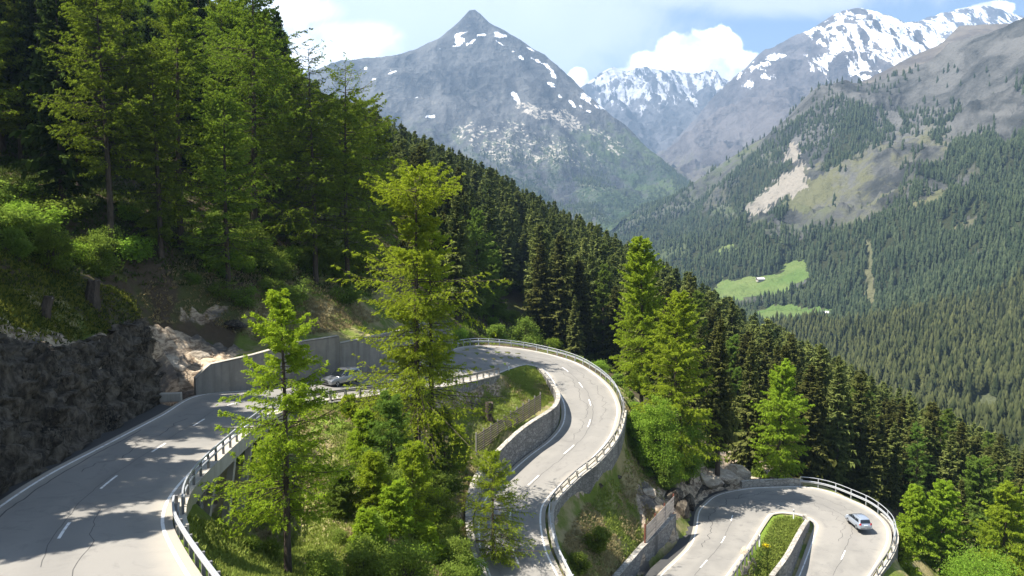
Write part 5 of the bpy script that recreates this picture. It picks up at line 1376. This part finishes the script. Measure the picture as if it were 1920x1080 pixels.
# island wall down to the right arm
P, t = RL.edge('R', .95, 12.2, 17.0); P = resample(P, .8); f = np.linspace(0, 1, len(P))
ribbon_wall('retaining_wall', P, P[:, 2] + np.interp(f, [0, .25, .6, 1], [.7, 1.8, 2.9, 3.6]), P[:, 2] - .5, .5, M['masonry'], 'dark stone wall with a pale top beside the grass island of the lower hairpin', -1, True, M['masonry_pale'], capw=.05, caph=.13)
# outer wall of the lower hairpin and the parapet at its start
P, t = RL.edge('L', .75, 12.4, 17.0); P = resample(P, .8); f = np.linspace(0, 1, len(P))
ribbon_wall('retaining_wall', P, P[:, 2] - .02, P[:, 2] - np.interp(f, [0, .3, 1], [1.0, 4.0, 5.5]), .5, M['masonry'], 'tall stone wall under the outer rail of the lower hairpin', 1, True, M['concrete_pale'], capw=.04, caph=.13)
P, t = RL.edge('L', .9, 7.0, 9.0); P = resample(P, .8)
ribbon_wall('stone_parapet', P, P[:, 2] + .75, P[:, 2] - .6, .5, M['masonry_pale'], 'low stone parapet between the pale outcrop and the double rail of the lower hairpin', 1, True, M['masonry_pale'], capw=.03, caph=.09)
P, t = RL.edge('L', 1.3, 3.6, 6.7); P = resample(P, .8); f = np.linspace(0, 1, len(P))
ribbon_wall('kerb_wall', P, P[:, 2] + np.interp(f, [0, .4, .7, 1], [.5, .9, 1.6, .7]), P[:, 2] - .5, .6, M['cliff'], 'dark low wall at the foot of the outcrop along the lower road', 1)

# ------------------------------------------------------------------ bridge along the upper road
P, t = RU.edge('R', .95, 1.5, 7.0); P = resample(P, .5); n = len(P)
tg = np.gradient(P[:, :2], axis=0); tg /= np.linalg.norm(tg, axis=1)[:, None]; rt = np.stack([tg[:, 1], -tg[:, 0]], 1)
br = empty('half_bridge', tuple(P[n // 2])); tag(br, 'concrete half-bridge carrying the road edge over the ravine on slanting struts', 'bridge')
def off(o): o.location = -br.location; return o
def secw(i, o0, o1, z0, z1): a = P[i, :2] + rt[i] * o0; b = P[i, :2] + rt[i] * o1; return [(*a, P[i, 2] + z0), (*b, P[i, 2] + z0), (*b, P[i, 2] + z1), (*a, P[i, 2] + z1)]
m = MB(); m.prism([secw(i, -.42, .18, -.85, .16) for i in range(n)]); off(m.build('edge_beam', M['concrete_pale'], br))
b0 = int(n * .24)
m = MB(); m.prism([secw(i, -4.4, -.43, -.62, -.17) for i in range(b0, n)]); off(m.build('deck_slab', M['concrete'], br))
for f in (.36, .50, .64, .78, .92):
    i = int(n * f); a = P[i] + np.array([*(rt[i] * -.1), -.9]); foot = P[i, :2] - rt[i] * .9 - tg[i] * .8
    zf = float(terrain_z(np.array([foot[0]]), np.array([foot[1]]))[0]); zf = min(zf, a[2] - 3.5)
    m = MB(); M3 = []
    for q, sz in ((0, .21), (1, .25)):
        c = a * (1 - q) + np.array([foot[0], foot[1], zf - .6]) * q
        M3.append([(c[0] + sx * sz, c[1] + sy * sz, c[2]) for sx, sy in ((-1, -1), (1, -1), (1, 1), (-1, 1))])
    m.prism(M3); off(m.build('strut', M['concrete_pale'], br))  # pale concrete stands in for sunlight on the struts
# masonry abutment and back wall inside the ravine
P3 = np.array([P[i] - np.array([*(rt[i] * 4.3), 0]) for i in range(b0 - 2, n)])
ribbon_wall('abutment_wall', P3, P3[:, 2] - .65, P3[:, 2] - 7.5, .6, mat_masonry('shade_masonry', (.06, .055, .05), (.12, .11, .10), (.045, .04, .04)), 'masonry wall coloured as dark as the shade under the half-bridge', 1)  # shade of the void under the deck is put into the masonry colour
i = b0; P4 = np.array([P[i] - np.array([*(rt[i] * q), 0]) for q in np.linspace(4.2, -.1, 8)]); 
ribbon_wall('bridge_pier', P4, P4[:, 2] - .88, P4[:, 2] - 4.5, .9, M['masonry'], 'rough stone pier under the near end of the half-bridge', 1)

# ------------------------------------------------------------------ guard rails
def w_beam(P, rt, z0, h=.31, d=.08):
    prof = [(0, 0), (d, .12 * h), (d, .34 * h), (0, .5 * h), (d, .66 * h), (d, .88 * h), (0, h), (-.03, h), (-.03, 0)]
    return [[(P[i, 0] + rt[i, 0] * -a, P[i, 1] + rt[i, 1] * -a, P[i, 2] + z0 + b) for a, b in prof] for i in range(len(P))]
def guard_rail(P, label, rails, post, postmat, railmat, step=2.0, toward=1, name='guard_rail'):
    """rails: list of ('w'|'tube'|'box', height, offset); post: (width, depth, height, below)"""
    P = resample(P, 1.0); n = len(P)
    tg = np.gradient(P[:, :2], axis=0); tg /= np.linalg.norm(tg, axis=1)[:, None]; rt = np.stack([tg[:, 1], -tg[:, 0]], 1) * toward
    e = empty(name, tuple(P[n // 2])); tag(e, label, 'guard rail')
    for kind, hh_, of in rails:
        m = MB(); Q = P.copy(); Q[:, :2] += rt * of
        if kind == 'w': m.prism(w_beam(Q, rt, hh_ - .31))
        elif kind == 'tube': m.tube([q + np.array([0, 0, hh_]) for q in Q], .055, 8)
        else:
            m.prism([[(Q[i, 0] + rt[i, 0] * a, Q[i, 1] + rt[i, 1] * a, Q[i, 2] + hh_ + b) for a, b in ((-.045, -.065), (.045, -.065), (.045, .065), (-.045, .065))] for i in range(n)])
        o = m.build('rail', railmat, e); o.location = -e.location
    pm = MB(); pm.box((0, 0, (post[2] - post[3]) / 2), (post[0], post[1], post[2] + post[3])); pme = pm.mesh('post', postmat)
    Pp = resample(P, step); tp_ = np.gradient(Pp[:, :2], axis=0)
    for p, tt in zip(Pp, tp_):
        o = link('post', pme, None, e); o.location = tuple(p - np.array(e.location)); o.rotation_euler = (0, 0, math.atan2(tt[1], tt[0]))
    return e
P, t = RU.edge('R', .62, 0.2, 2.2); P[:, 2] += .0
guard_rail(P, 'curved steel crash barrier on dark posts at the near bend of the upper road', [('w', .85, -.10), ('box', .35, .12)], (.14, .16, .80, .6), M['dark_steel'], M['steel'], 1.6)
P, t = RU.edge('R', .98, 1.9, 6.9); P[:, 2] += .16
guard_rail(P, 'bridge railing of a bright pipe on dark posts along the half-bridge', [('box', .95, 0), ('tube', .55, .02)], (.12, .14, .92, .1), M['dark_steel'], M['steel'], 1.75)
P, t = RU.edge('R', .95, 6.95, 11.15); P[:, 2] += .05
guard_rail(P, 'weathered rail on grey posts along the road from the silver car to the grass tip', [('box', .72, -.12), ('box', .9, 0)], (.18, .2, .85, .5), M['post_grey'], M['dark_steel'], 2.0)
P, t = RU.edge('L', .75, 10.9, 17.2)
guard_rail(P, 'bright double steel rail around the outside of the upper hairpin', [('w', .78, .08), ('tube', 1.12, -.16)], (.12, .14, 1.05, .6), M['steel'], M['steel'], 2.4, -1)
P, t = RU.edge('L', .95, 16.9, 22.7); P[:, 2] += .08
guard_rail(P, 'grey rail on pale concrete posts above the outer wall of the S bend', [('box', .78, -.12)], (.2, .2, .82, .3), mat_concrete('post_concrete', (.42, .39, .33), (.25, .22, .19), .3), M['dark_steel'], 2.1, -1)
P, t = RU.edge('L', .95, 22.7, 25.8); P[:, 2] += .08
guard_rail(P, 'steel crash barrier at the lower end of the S bend', [('w', .80, -.08)], (.14, .16, .76, .3), M['steel'], M['steel'], 2.4, -1)
P, t = RL.edge('L', .85, 8.9, 14.6)
guard_rail(P, 'bright double steel rail around the outside of the lower hairpin', [('w', .80, -.08), ('tube', 1.28, .06)], (.12, .14, 1.25, .6), M['steel'], M['steel'], 2.6, -1)
P, t = RL.edge('L', .95, 14.7, 17.0); P[:, 2] += .1
guard_rail(P, 'grey rail on short posts above the tall outer wall of the lower hairpin', [('box', .78, -.12)], (.18, .2, .8, .3), M['post_grey'], M['dark_steel'], 2.0, -1)
P, t = RL.edge('R', .9, .3, 2.15); P[:, 2] += .05
guard_rail(P, 'small rail on dark posts at the edge of the grass island of the lower hairpin', [('box', .75, -.12)], (.16, .18, .8, .4), M['dark_steel'], M['dark_steel'], 1.9, -1)

# ------------------------------------------------------------------ snow fences
def snow_fence(p0, p1, h0, npan, label, mat, postmat, nsl, post_h=None, step_z=True):
    p0, p1 = np.array(p0), np.array(p1); e = empty('snow_fence', tuple(p0)); tag(e, label, 'fence')
    d = (p1 - p0); L2 = np.linalg.norm(d[:2]); ang = math.atan2(d[1], d[0])
    w_ = L2 / npan
    pm = MB(); pm.box((0, 0, h0 / 2), (.12, .14, h0 + .5)); pme = pm.mesh('post', postmat)
    sm = MB()
    Mt = Matrix.Rotation(0, 3, 'Z')
    for k in range(nsl):
        zz = .12 + (h0 - .2) * k / (nsl - 1); th_ = (h0 - .1) / nsl * .66; yk = -.10 - .012 * (k % 2); sl_ = d[2] / npan
        sm.prism([[(xx, yk + b, zz + (xx / w_ - .5) * sl_ + c) for b, c in ((-.025, -th_ / 2), (.025, -th_ / 2), (.025, th_ / 2), (-.025, th_ / 2))] for xx in (.025, w_ - .025)])
    sme = sm.mesh('slat_panel', mat)
    for i in range(npan + 1):
        q = p0 + d * i / npan
        o = link('post', pme, None, e); o.location = tuple(q - p0); o.rotation_euler = (0, 0, ang)
    for i in range(npan):
        q = p0 + d * (i + .5) / npan - np.array([math.cos(ang), math.sin(ang), 0]) * w_ / 2
        o = link('slat_panel', sme, None, e); o.location = tuple(q - p0 + np.array([0, 0, 0])); o.rotation_euler = (0, 0, ang)
        sh = d[2] / L2
        o.rotation_euler = (0, -math.atan(sh) * .0, ang)
    return e
snow_fence(aty(893, 849, 89.0), aty(1013, 768, 104.5), 2.1, 10, 'dark weathered timber snow fence on top of the long stone wall of the S bend', M['wood_dark'], M['wood_grey'], 8)
snow_fence(aty(1209, 1020, 88.4), aty(1262, 960, 96.8), 2.1, 3, 'short grey boarded snow fence with a rusty end post above the lower road', M['wood_grey'], M['rust'], 10)

# ------------------------------------------------------------------ delineator posts, flowers
def delineator(px, py, z, label, h=1.0):
    x, y, zz = atz(px, py, z); e = empty('delineator_post', (x, y, zz)); tag(e, label, 'road marker')
    tri = lambda r, q: [(math.cos(a) * r, math.sin(a) * r * .8, q) for a in (R(-90), R(-20), R(30), R(90), R(150), R(200))]
    m = MB(); m.prism([tri(.085, -.2), tri(.08, h * .68)]); m.prism([tri(.08, h * .84), tri(.07, h * .97), tri(.03, h)]); m.build('post_body', M['white_plastic'], e)
    m = MB(); m.prism([tri(.086, h * .66), tri(.082, h * .86)]); m.build('black_band', M['black_plastic'], e)
    m = MB(); m.box((0, -.083, h * .76), (.06, .012, .13)); m.build('reflector', M['white_plastic'], e)
delineator(954, 694, -20.5 * 1.12, 'white marker post at the grass tip of the upper hairpin')
delineator(1488, 970, -43.4 * LK, 'white marker post at the head of the grass island of the lower hairpin', 1.15)
delineator(1424, 1022, -42.0 * LK, 'white marker post beside the yellow flowers on the grass island', 1.3)
x, y, z = ground_at(1434, 95)
rg = np.random.default_rng(5); n = 150
c = np.stack([rg.normal(0, .26, n), rg.normal(0, .22, n), rg.uniform(.15, .5, n)], 1)
V, F = diamonds(c, unit(rg.normal(0, 1, (n, 3))) * .08, unit(rg.normal(0, 1, (n, 3))) * .06)
e = empty('flower_clump', (x, y, z)); link('blossoms', mesh_np('blossoms', [(V, F)], {'rnd': np.repeat(rg.random(n), 4)}, False, [M['yellow']]), None, e)
cs = c[::4]; P = np.stack([cs * np.array([.4, .4, 0]), cs], 1); v2, f2 = tubes(P, np.full((len(P), 2), .008), 3)
link('stalks', mesh_np('stalks', [(v2, f2)], {'rnd': np.full(len(v2), .5)}, False, [M['grass']]), None, e); tag(e, 'clump of yellow flowers on the grass island by a white marker post', 'flowers')

# ------------------------------------------------------------------ cars
def paint(name, col): return mat_simple(name, col, .28, .55, .03, 2, .5, Coat_Weight=.6, Coat_Roughness=.08)
M['glass'] = mat_simple('car_glass', (.012, .016, .02), .06, 0, .05, 2, .8)
M['tyre'] = mat_simple('tyre', (.022, .022, .022), .85)
M['lamp'] = mat_simple('lamp_lens', (.75, .77, .8), .12, .2, .02, 2, .7)
M['tail'] = mat_simple('tail_lens', (.45, .02, .02), .2, 0, .1, 2, .6)
def car(name, loc, rz, pitch, label, col, L=4.5, W=1.80, H=1.62, mpv=False, plate=(.7, .7, .66)):
    """nose towards +x. Body lofted across the width from a side profile"""
    e = empty(name, loc); e.rotation_euler = (0, pitch, rz); tag(e, label, 'car')
    h = L / 2; bod = paint(name + '_paint', col)
    if mpv:   # one-box shape
        low = [(-h, .42), (-h + .02, .75), (-h + .10, .98), (-h + .30, 1.02), (-.6, 1.0), (.6, .98), (1.15, .94), (h - .35, .80), (h - .08, .66), (h, .48), (h - .03, .30), (-h + .03, .30)]
        cab = [(-h + .12, .98), (-h + .34, H - .10), (-h + .62, H), (-.3, H), (.35, H - .10), (1.42, .92)]
    else:
        low = [(-h, .45), (-h + .02, .78), (-h + .06, 1.00), (-h + .30, 1.06), (-.6, 1.05), (.75, 1.02), (1.05, 1.0), (h - .40, .92), (h - .08, .78), (h, .55), (h - .03, .34), (-h + .03, .34)]
        cab = [(-h + .08, 1.0), (-h + .42, H - .08), (-h + .7, H), (-.25, H), (.15, H - .08), (1.12, 1.0)]
    def loft(prof, stations):
        return [[(x * sx + cx, y, z0 + (z - z0) * sz) for x, z in prof] for y, sx, sz, z0, cx in stations]
    m = MB()
    m.prism(loft(low, [(-W / 2, .965, .86, .62, 0), (-W / 2 + .05, .985, .95, .62, 0), (-W / 2 + .16, 1, 1, .6, 0), (0, 1.015, 1.02, .6, 0), (W / 2 - .16, 1, 1, .6, 0), (W / 2 - .05, .985, .95, .62, 0), (W / 2, .965, .86, .62, 0)]))
    cb = 1.0
    m.prism(loft(cab + [(1.0, .9), (-h + .2, .9)], [(-W / 2 + .10, .97, .06, .95, -.01), (-W / 2 + .20, .93, .80, .95, -.03), (-W / 2 + .30, .95, .97, .95, -.02), (0, .97, 1.0, .95, -.02), (W / 2 - .30, .95, .97, .95, -.02), (W / 2 - .20, .93, .80, .95, -.03), (W / 2 - .10, .97, .06, .95, -.01)]))
    b = m.build('body', bod, e, True)
    bv = b.modifiers.new('edge', 'BEVEL'); bv.width = .025; bv.segments = 2; bv.limit_method = 'ANGLE'; bv.angle_limit = R(35)
    # glass set just proud of the cabin
    def quad(nm, pts, mt, th=.02):
        pts = [Vector(p) for p in pts]; nrm = (pts[1] - pts[0]).cross(pts[2] - pts[0]).normalized()
        c = sum(pts, Vector()) / len(pts)
        if nrm.dot(c - Vector((0, 0, .9))) < 0: nrm = -nrm
        mm = MB(); mm.prism([[p - nrm * .03 for p in pts], [p + nrm * th for p in pts]]); return mm.build(nm, mt, e)
    zt, zb = H - .13, 1.03
    ws0, ws1 = (cab[5][0] - .10, .99 if mpv else 1.03), (cab[4][0] + .0, H - .10)
    yb, yt = W / 2 - .17, W / 2 - .30
    quad('windscreen', [(ws0[0] - .02, -yb, ws0[1]), (ws0[0] - .02, yb, ws0[1]), (ws1[0] - .02, yt, ws1[1] - .02), (ws1[0] - .02, -yt, ws1[1] - .02)], M['glass'], .03)
    r0, r1 = (cab[0][0] + .03, 1.08), (cab[1][0] + .03, H - .17)
    quad('rear_window', [(r0[0] + .0, -yb + .05, r0[1]), (r0[0] + .0, yb - .05, r0[1]), (r1[0] - .03, yt, r1[1]), (r1[0] - .03, -yt, r1[1])], M['glass'], .05)
    for s in (-1, 1):
        yb2, yt2 = W / 2 - .105, W / 2 - .225
        x0, x1 = -h + .52, ws0[0] - .35
        for (a, bb) in ((x0, -.62), (-.54, .22), (.30, x1)):
            ta = a + (.24 if a == x0 else 0); tb = bb - ((ws0[0] - ws1[0]) * .72 if bb == x1 else 0)
            quad('side_window', [(a, s * yb2, zb), (bb, s * yb2, zb), (tb, s * yt2, zt - .04), (ta, s * yt2, zt - .04)], M['glass'], .025)
        # lamps
        quad('headlight', [(h - .06, s * (W / 2 - .42), .66), (h - .30, s * (W / 2 - .06), .68), (h - .40, s * (W / 2 - .08), .82), (h - .14, s * (W / 2 - .40), .76)], M['lamp'], .05)
        quad('tail_light', [(-h + .03, s * (W / 2 - .28), .80), (-h + .14, s * (W / 2 - .03), .80), (-h + .17, s * (W / 2 - .06), 1.06), (-h + .07, s * (W / 2 - .26), 1.06)], M['tail'], .05)
        mm = MB(); mm.box((ws0[0] - .42, s * (W / 2 + .07), 1.06), (.12, .20, .14)); mi = mm.build('mirror', bod, e)
        mb = mi.modifiers.new('edge', 'BEVEL'); mb.width = .03; mb.segments = 2
        for xx in (-h + .88, h - .86):
            rr = .33
            t_ = MB(); t_.prism([[(xx + math.cos(a) * q, s * yy2, rr + math.sin(a) * q) for a in np.linspace(0, 2 * math.pi, 20, endpoint=False)] for q, yy2 in ((rr - .06, W / 2 - .21), (rr, W / 2 - .19), (rr, W / 2 - .02), (rr - .05, W / 2 + .012), (rr - .10, W / 2 + .012))])
            w_ = t_.build('wheel', M['tyre'], e)
            t_ = MB()
            for k in range(5):
                a = 2 * math.pi * k / 5; t_.prism([[(xx + math.cos(a + da) * q, s * (W / 2 + .014), rr + math.sin(a + da) * q) for q, da in ((.05, -.5), (.21, -.17), (.21, .17), (.05, .5))], [(xx + math.cos(a + da) * q, s * (W / 2 + .03), rr + math.sin(a + da) * q) for q, da in ((.05, -.5), (.21, -.17), (.21, .17), (.05, .5))]])
            t_.build('rim', M['steel'], w_)
    mm = MB(); mm.box((h + .012, 0, .52), (.05, .9, .16)); mm.box((h - .0, 0, .74), (.06, .62, .07)); mm.build('grille', M['black_plastic'], e)
    mm = MB(); mm.box((0, 0, .285), (L - .35, W - .06, .12)); mm.build('sill', M['black_plastic'], e)
    mm = MB(); mm.box((-h - .012, 0, .80), (.05, .5, .11)); mm.build('number_plate', M['white_plastic'], e)
    mm = MB(); mm.box((-h - .002, 0, .45), (.05, W * .78, .10)); mm.build('bumper_strip', M['dark_steel'], e)
    mm = MB()
    for s in (-1, 1): mm.tube([(-h + .75, s * (W / 2 - .36), H - .02), (-h + .8, s * (W / 2 - .36), H + .035), (-.2, s * (W / 2 - .36), H + .035), (-.1, s * (W / 2 - .36), H - .02)], .018, 6)
    mm.build('roof_rails', M['dark_steel'], e)
    return e
# heading towards the viewer on the upper road
p = atz(640, 722, -18.35); q = RU.C[int(7.5 * 12)] - RU.C[int(8.5 * 12)]
car('car', tuple(p + np.array([0, .6, .0])), R(-128), 0, 'silver grey car with a dark front driving past the concrete wall', (.26, .27, .285), 4.55, 1.84, 1.68)
p = atz(1609, 985, -44.05 * LK)
car('car', tuple(p), R(93), 0, 'pale silver people carrier seen from behind in the lower hairpin', (.40, .45, .53), 4.2, 1.78, 1.62, True)

# ------------------------------------------------------------------ chalets on the far meadows
def chalet(px, d, size, rz, label, wallmat, roofmat):
    x, y = (px - 960) / FPX * d, d; z = float(z5(np.array([x]), np.array([y]))[0])
    e = empty('chalet', (x, y, z), rz); tag(e, label, 'house'); w_, l_, h_ = size
    m = MB(); m.box((0, 0, h_ * .22), (l_, w_, h_ * .5)); m.build('stone_base', M['concrete_pale'], e)
    m = MB(); m.prism([[(xx, -w_ / 2 + .1, h_ * .47), (xx, w_ / 2 - .1, h_ * .47), (xx, w_ / 2 - .1, h_), (xx, 0, h_ * 1.45), (xx, -w_ / 2 + .1, h_)] for xx in (-l_ / 2 + .1, l_ / 2 - .1)]); wl = m.build('wall', wallmat, e)
    m = MB()
    for s in (-1, 1): m.prism([[(xx, 0, h_ * 1.45 + .12), (xx, 0, h_ * 1.45 + .42), (xx, s * (w_ / 2 + .9), h_ * .86 + .3), (xx, s * (w_ / 2 + .9), h_ * .86)] for xx in (-l_ / 2 - .8, l_ / 2 + .8)])
    m.build('roof', roofmat, e)
    m = MB()
    for xx in (-l_ * .3, 0, l_ * .3): m.box((xx, -w_ / 2 + .08, h_ * .72), (1.0, .12, 1.1))
    m.build('windows', M['glass'], e)
chalet(1427, 1375, (8, 12, 4.5), .2, 'small chalet with a pale roof on the upper far meadow', M['wood_dark'], mat_simple('pale_roof', (.55, .53, .5), .7))
chalet(1551, 1128, (7, 9, 4.2), -.3, 'small dark chalet with a pale roof edge at the end of the lower far meadow', M['wood_dark'], mat_simple('grey_roof', (.5, .48, .46), .7))


# ------------------------------------------------------------------ camera, light, sky, air
cam = bpy.data.cameras.new('camera'); co = bpy.data.objects.new('camera', cam); COL.objects.link(co)
cam.sensor_width = 36; cam.lens = FPX / 1920 * 36; cam.clip_start = .5; cam.clip_end = 40000
co.location = (0, 0, 0); co.rotation_euler = (R(90) - TH, 0, 0)
scene.camera = co

SUN_EL, SUN_AZ = R(57), R(-11)          # from the left, a little behind the camera
sd = Vector((-math.cos(SUN_AZ) * math.cos(SUN_EL), math.sin(SUN_AZ) * math.cos(SUN_EL), math.sin(SUN_EL)))
sl = bpy.data.lights.new('sun', 'SUN'); sl.energy = 5.0; sl.angle = R(.5); sl.color = (1, .95, .87)
so = bpy.data.objects.new('sun', sl); COL.objects.link(so); so.location = (-40, 10, 80); so.rotation_euler = sd.to_track_quat('Z', 'Y').to_euler()

w = bpy.data.worlds.new('World'); scene.world = w; w.use_nodes = True
T = w.node_tree; T.nodes.clear()
class WT(NT):
    def __init__(self, tree): self.t = tree
wt = WT(T)
outw = wt.n('ShaderNodeOutputWorld'); bg = wt.n('ShaderNodeBackground'); bg.inputs[1].default_value = .06
sky = wt.n('ShaderNodeTexSky'); sky.sky_type = 'NISHITA'; sky.sun_disc = False; sky.sun_elevation = SUN_EL; sky.sun_rotation = R(-90) + SUN_AZ
sky.altitude = 1800; sky.air_density = 1.0; sky.dust_density = .6
tc = wt.n('ShaderNodeTexCoord'); sep = wt.n('ShaderNodeSeparateXYZ'); wt.l(tc.outputs['Generated'], sep.inputs[0])
yy = wt.math('MAXIMUM', sep.outputs[1], .08)
U = wt.math('DIVIDE', sep.outputs[0], yy); Vv = wt.math('DIVIDE', sep.outputs[2], yy)
cmb = wt.n('ShaderNodeCombineXYZ'); wt.l(U, cmb.inputs[0]); wt.l(Vv, cmb.inputs[1])
def cloud_blob(px, py, rx, ry):
    r = ray(px, py); u0, v0 = r[0] / r[1], r[2] / r[1]
    a = wt.math('DIVIDE', wt.math('SUBTRACT', U, u0), rx / FPX); b = wt.math('DIVIDE', wt.math('SUBTRACT', Vv, v0), ry / FPX)
    d = wt.math('SQRT', wt.math('ADD', wt.math('MULTIPLY', a, a), wt.math('MULTIPLY', b, b)))
    return wt.math('SUBTRACT', 1.0, d)
def vmax(L):
    o = L[0]
    for x in L[1:]: o = wt.math('SMOOTH_MAX', o, x, .15)
    return o
n_big = wt.noise(cmb.outputs[0], 5.0, 6, .55, .3); n_mid = wt.noise(cmb.outputs[0], 22.0, 7, .6, .2); n_wisp = wt.noise(cmb.outputs[0], 9.0, 7, .62, .6)
# cumulus heaps behind the ridges
heap = vmax([cloud_blob(1320, 115, 85, 62), cloud_blob(1270, 100, 45, 42), cloud_blob(1345, 85, 50, 34), cloud_blob(1240, 140, 75, 45), cloud_blob(1390, 130, 50, 38), cloud_blob(1180, 150, 60, 26),
             cloud_blob(1085, 150, 24, 24), cloud_blob(1858, 18, 48, 18), cloud_blob(1820, 24, 36, 12)])
heap = wt.math('ADD', heap, wt.math('MULTIPLY', wt.math('SUBTRACT', n_mid, .5), 1.0))
m_heap = wt.ramp(heap, .0, .16)
bright = vmax([cloud_blob(685, 78, 85, 42), cloud_blob(610, 70, 80, 36), cloud_blob(560, 20, 90, 34), cloud_blob(640, 105, 110, 34)])
bright = wt.math('ADD', bright, wt.math('MULTIPLY', wt.math('SUBTRACT', n_wisp, .5), 1.3))
m_bright = wt.ramp(bright, -.12, .55)
veil = vmax([cloud_blob(820, 30, 420, 150), cloud_blob(1000, 60, 260, 130), cloud_blob(700, 0, 300, 90), cloud_blob(1420, -20, 320, 45)])
veil = wt.math('ADD', veil, wt.math('MULTIPLY', wt.math('SUBTRACT', n_wisp, .5), 1.6))
m_veil = wt.math('MULTIPLY', wt.ramp(veil, -.35, .5), .9)
rest = wt.math('MULTIPLY', wt.ramp(n_big, .48, .66), wt.ramp(Vv, .30, .5))        # broken cloud over the rest of the sky
c = sky.outputs[0]
c = wt.mix(wt.math('MULTIPLY', rest, .7), c, (8.0, 8.3, 9.0))
c = wt.mix(m_veil, c, wt.mix(n_big, (5.0, 5.4, 6.5), (7.4, 7.7, 8.6)))
c = wt.mix(m_bright, c, wt.mix(wt.ramp(n_wisp, .32, .62), (7.0, 7.4, 8.4), (15, 15, 15)))
c = wt.mix(m_heap, c, wt.mix(wt.ramp(n_mid, .34, .60), (7.6, 7.9, 8.8), (17, 16.8, 16.4)))
wt.l(c, bg.inputs[0]); wt.l(bg.outputs[0], outw.inputs[0])

HAZE = 8.8e-5
bmh = MB(); bmh.box((0, 5000, 680), (24000, 12400, 2840))
hz = bmh.build('haze'); tag(hz, kind='stuff')
mh = bpy.data.materials.new('haze_air'); mh.use_nodes = True; th = mh.node_tree; th.nodes.clear()
oh = th.nodes.new('ShaderNodeOutputMaterial'); pv = th.nodes.new('ShaderNodeVolumePrincipled')
pv.inputs['Color'].default_value = (.46, .69, 1.0, 1); pv.inputs['Density'].default_value = HAZE; pv.inputs['Anisotropy'].default_value = .25
th.links.new(pv.outputs[0], oh.inputs['Volume']); hz.data.materials.append(mh)

scene.view_settings.view_transform = 'Standard'; scene.view_settings.look = 'None'; scene.view_settings.exposure = 1.6; scene.view_settings.gamma = 1
scene.render.engine = 'CYCLES'
cy = scene.cycles
cy.max_bounces = 6; cy.diffuse_bounces = 2; cy.glossy_bounces = 2; cy.transmission_bounces = 4; cy.volume_bounces = 0; cy.transparent_max_bounces = 6
cy.sample_clamp_indirect = 6; cy.use_denoising = True; cy.use_adaptive_sampling = False
try: cy.denoiser = 'OPENIMAGEDENOISE'
except Exception: pass
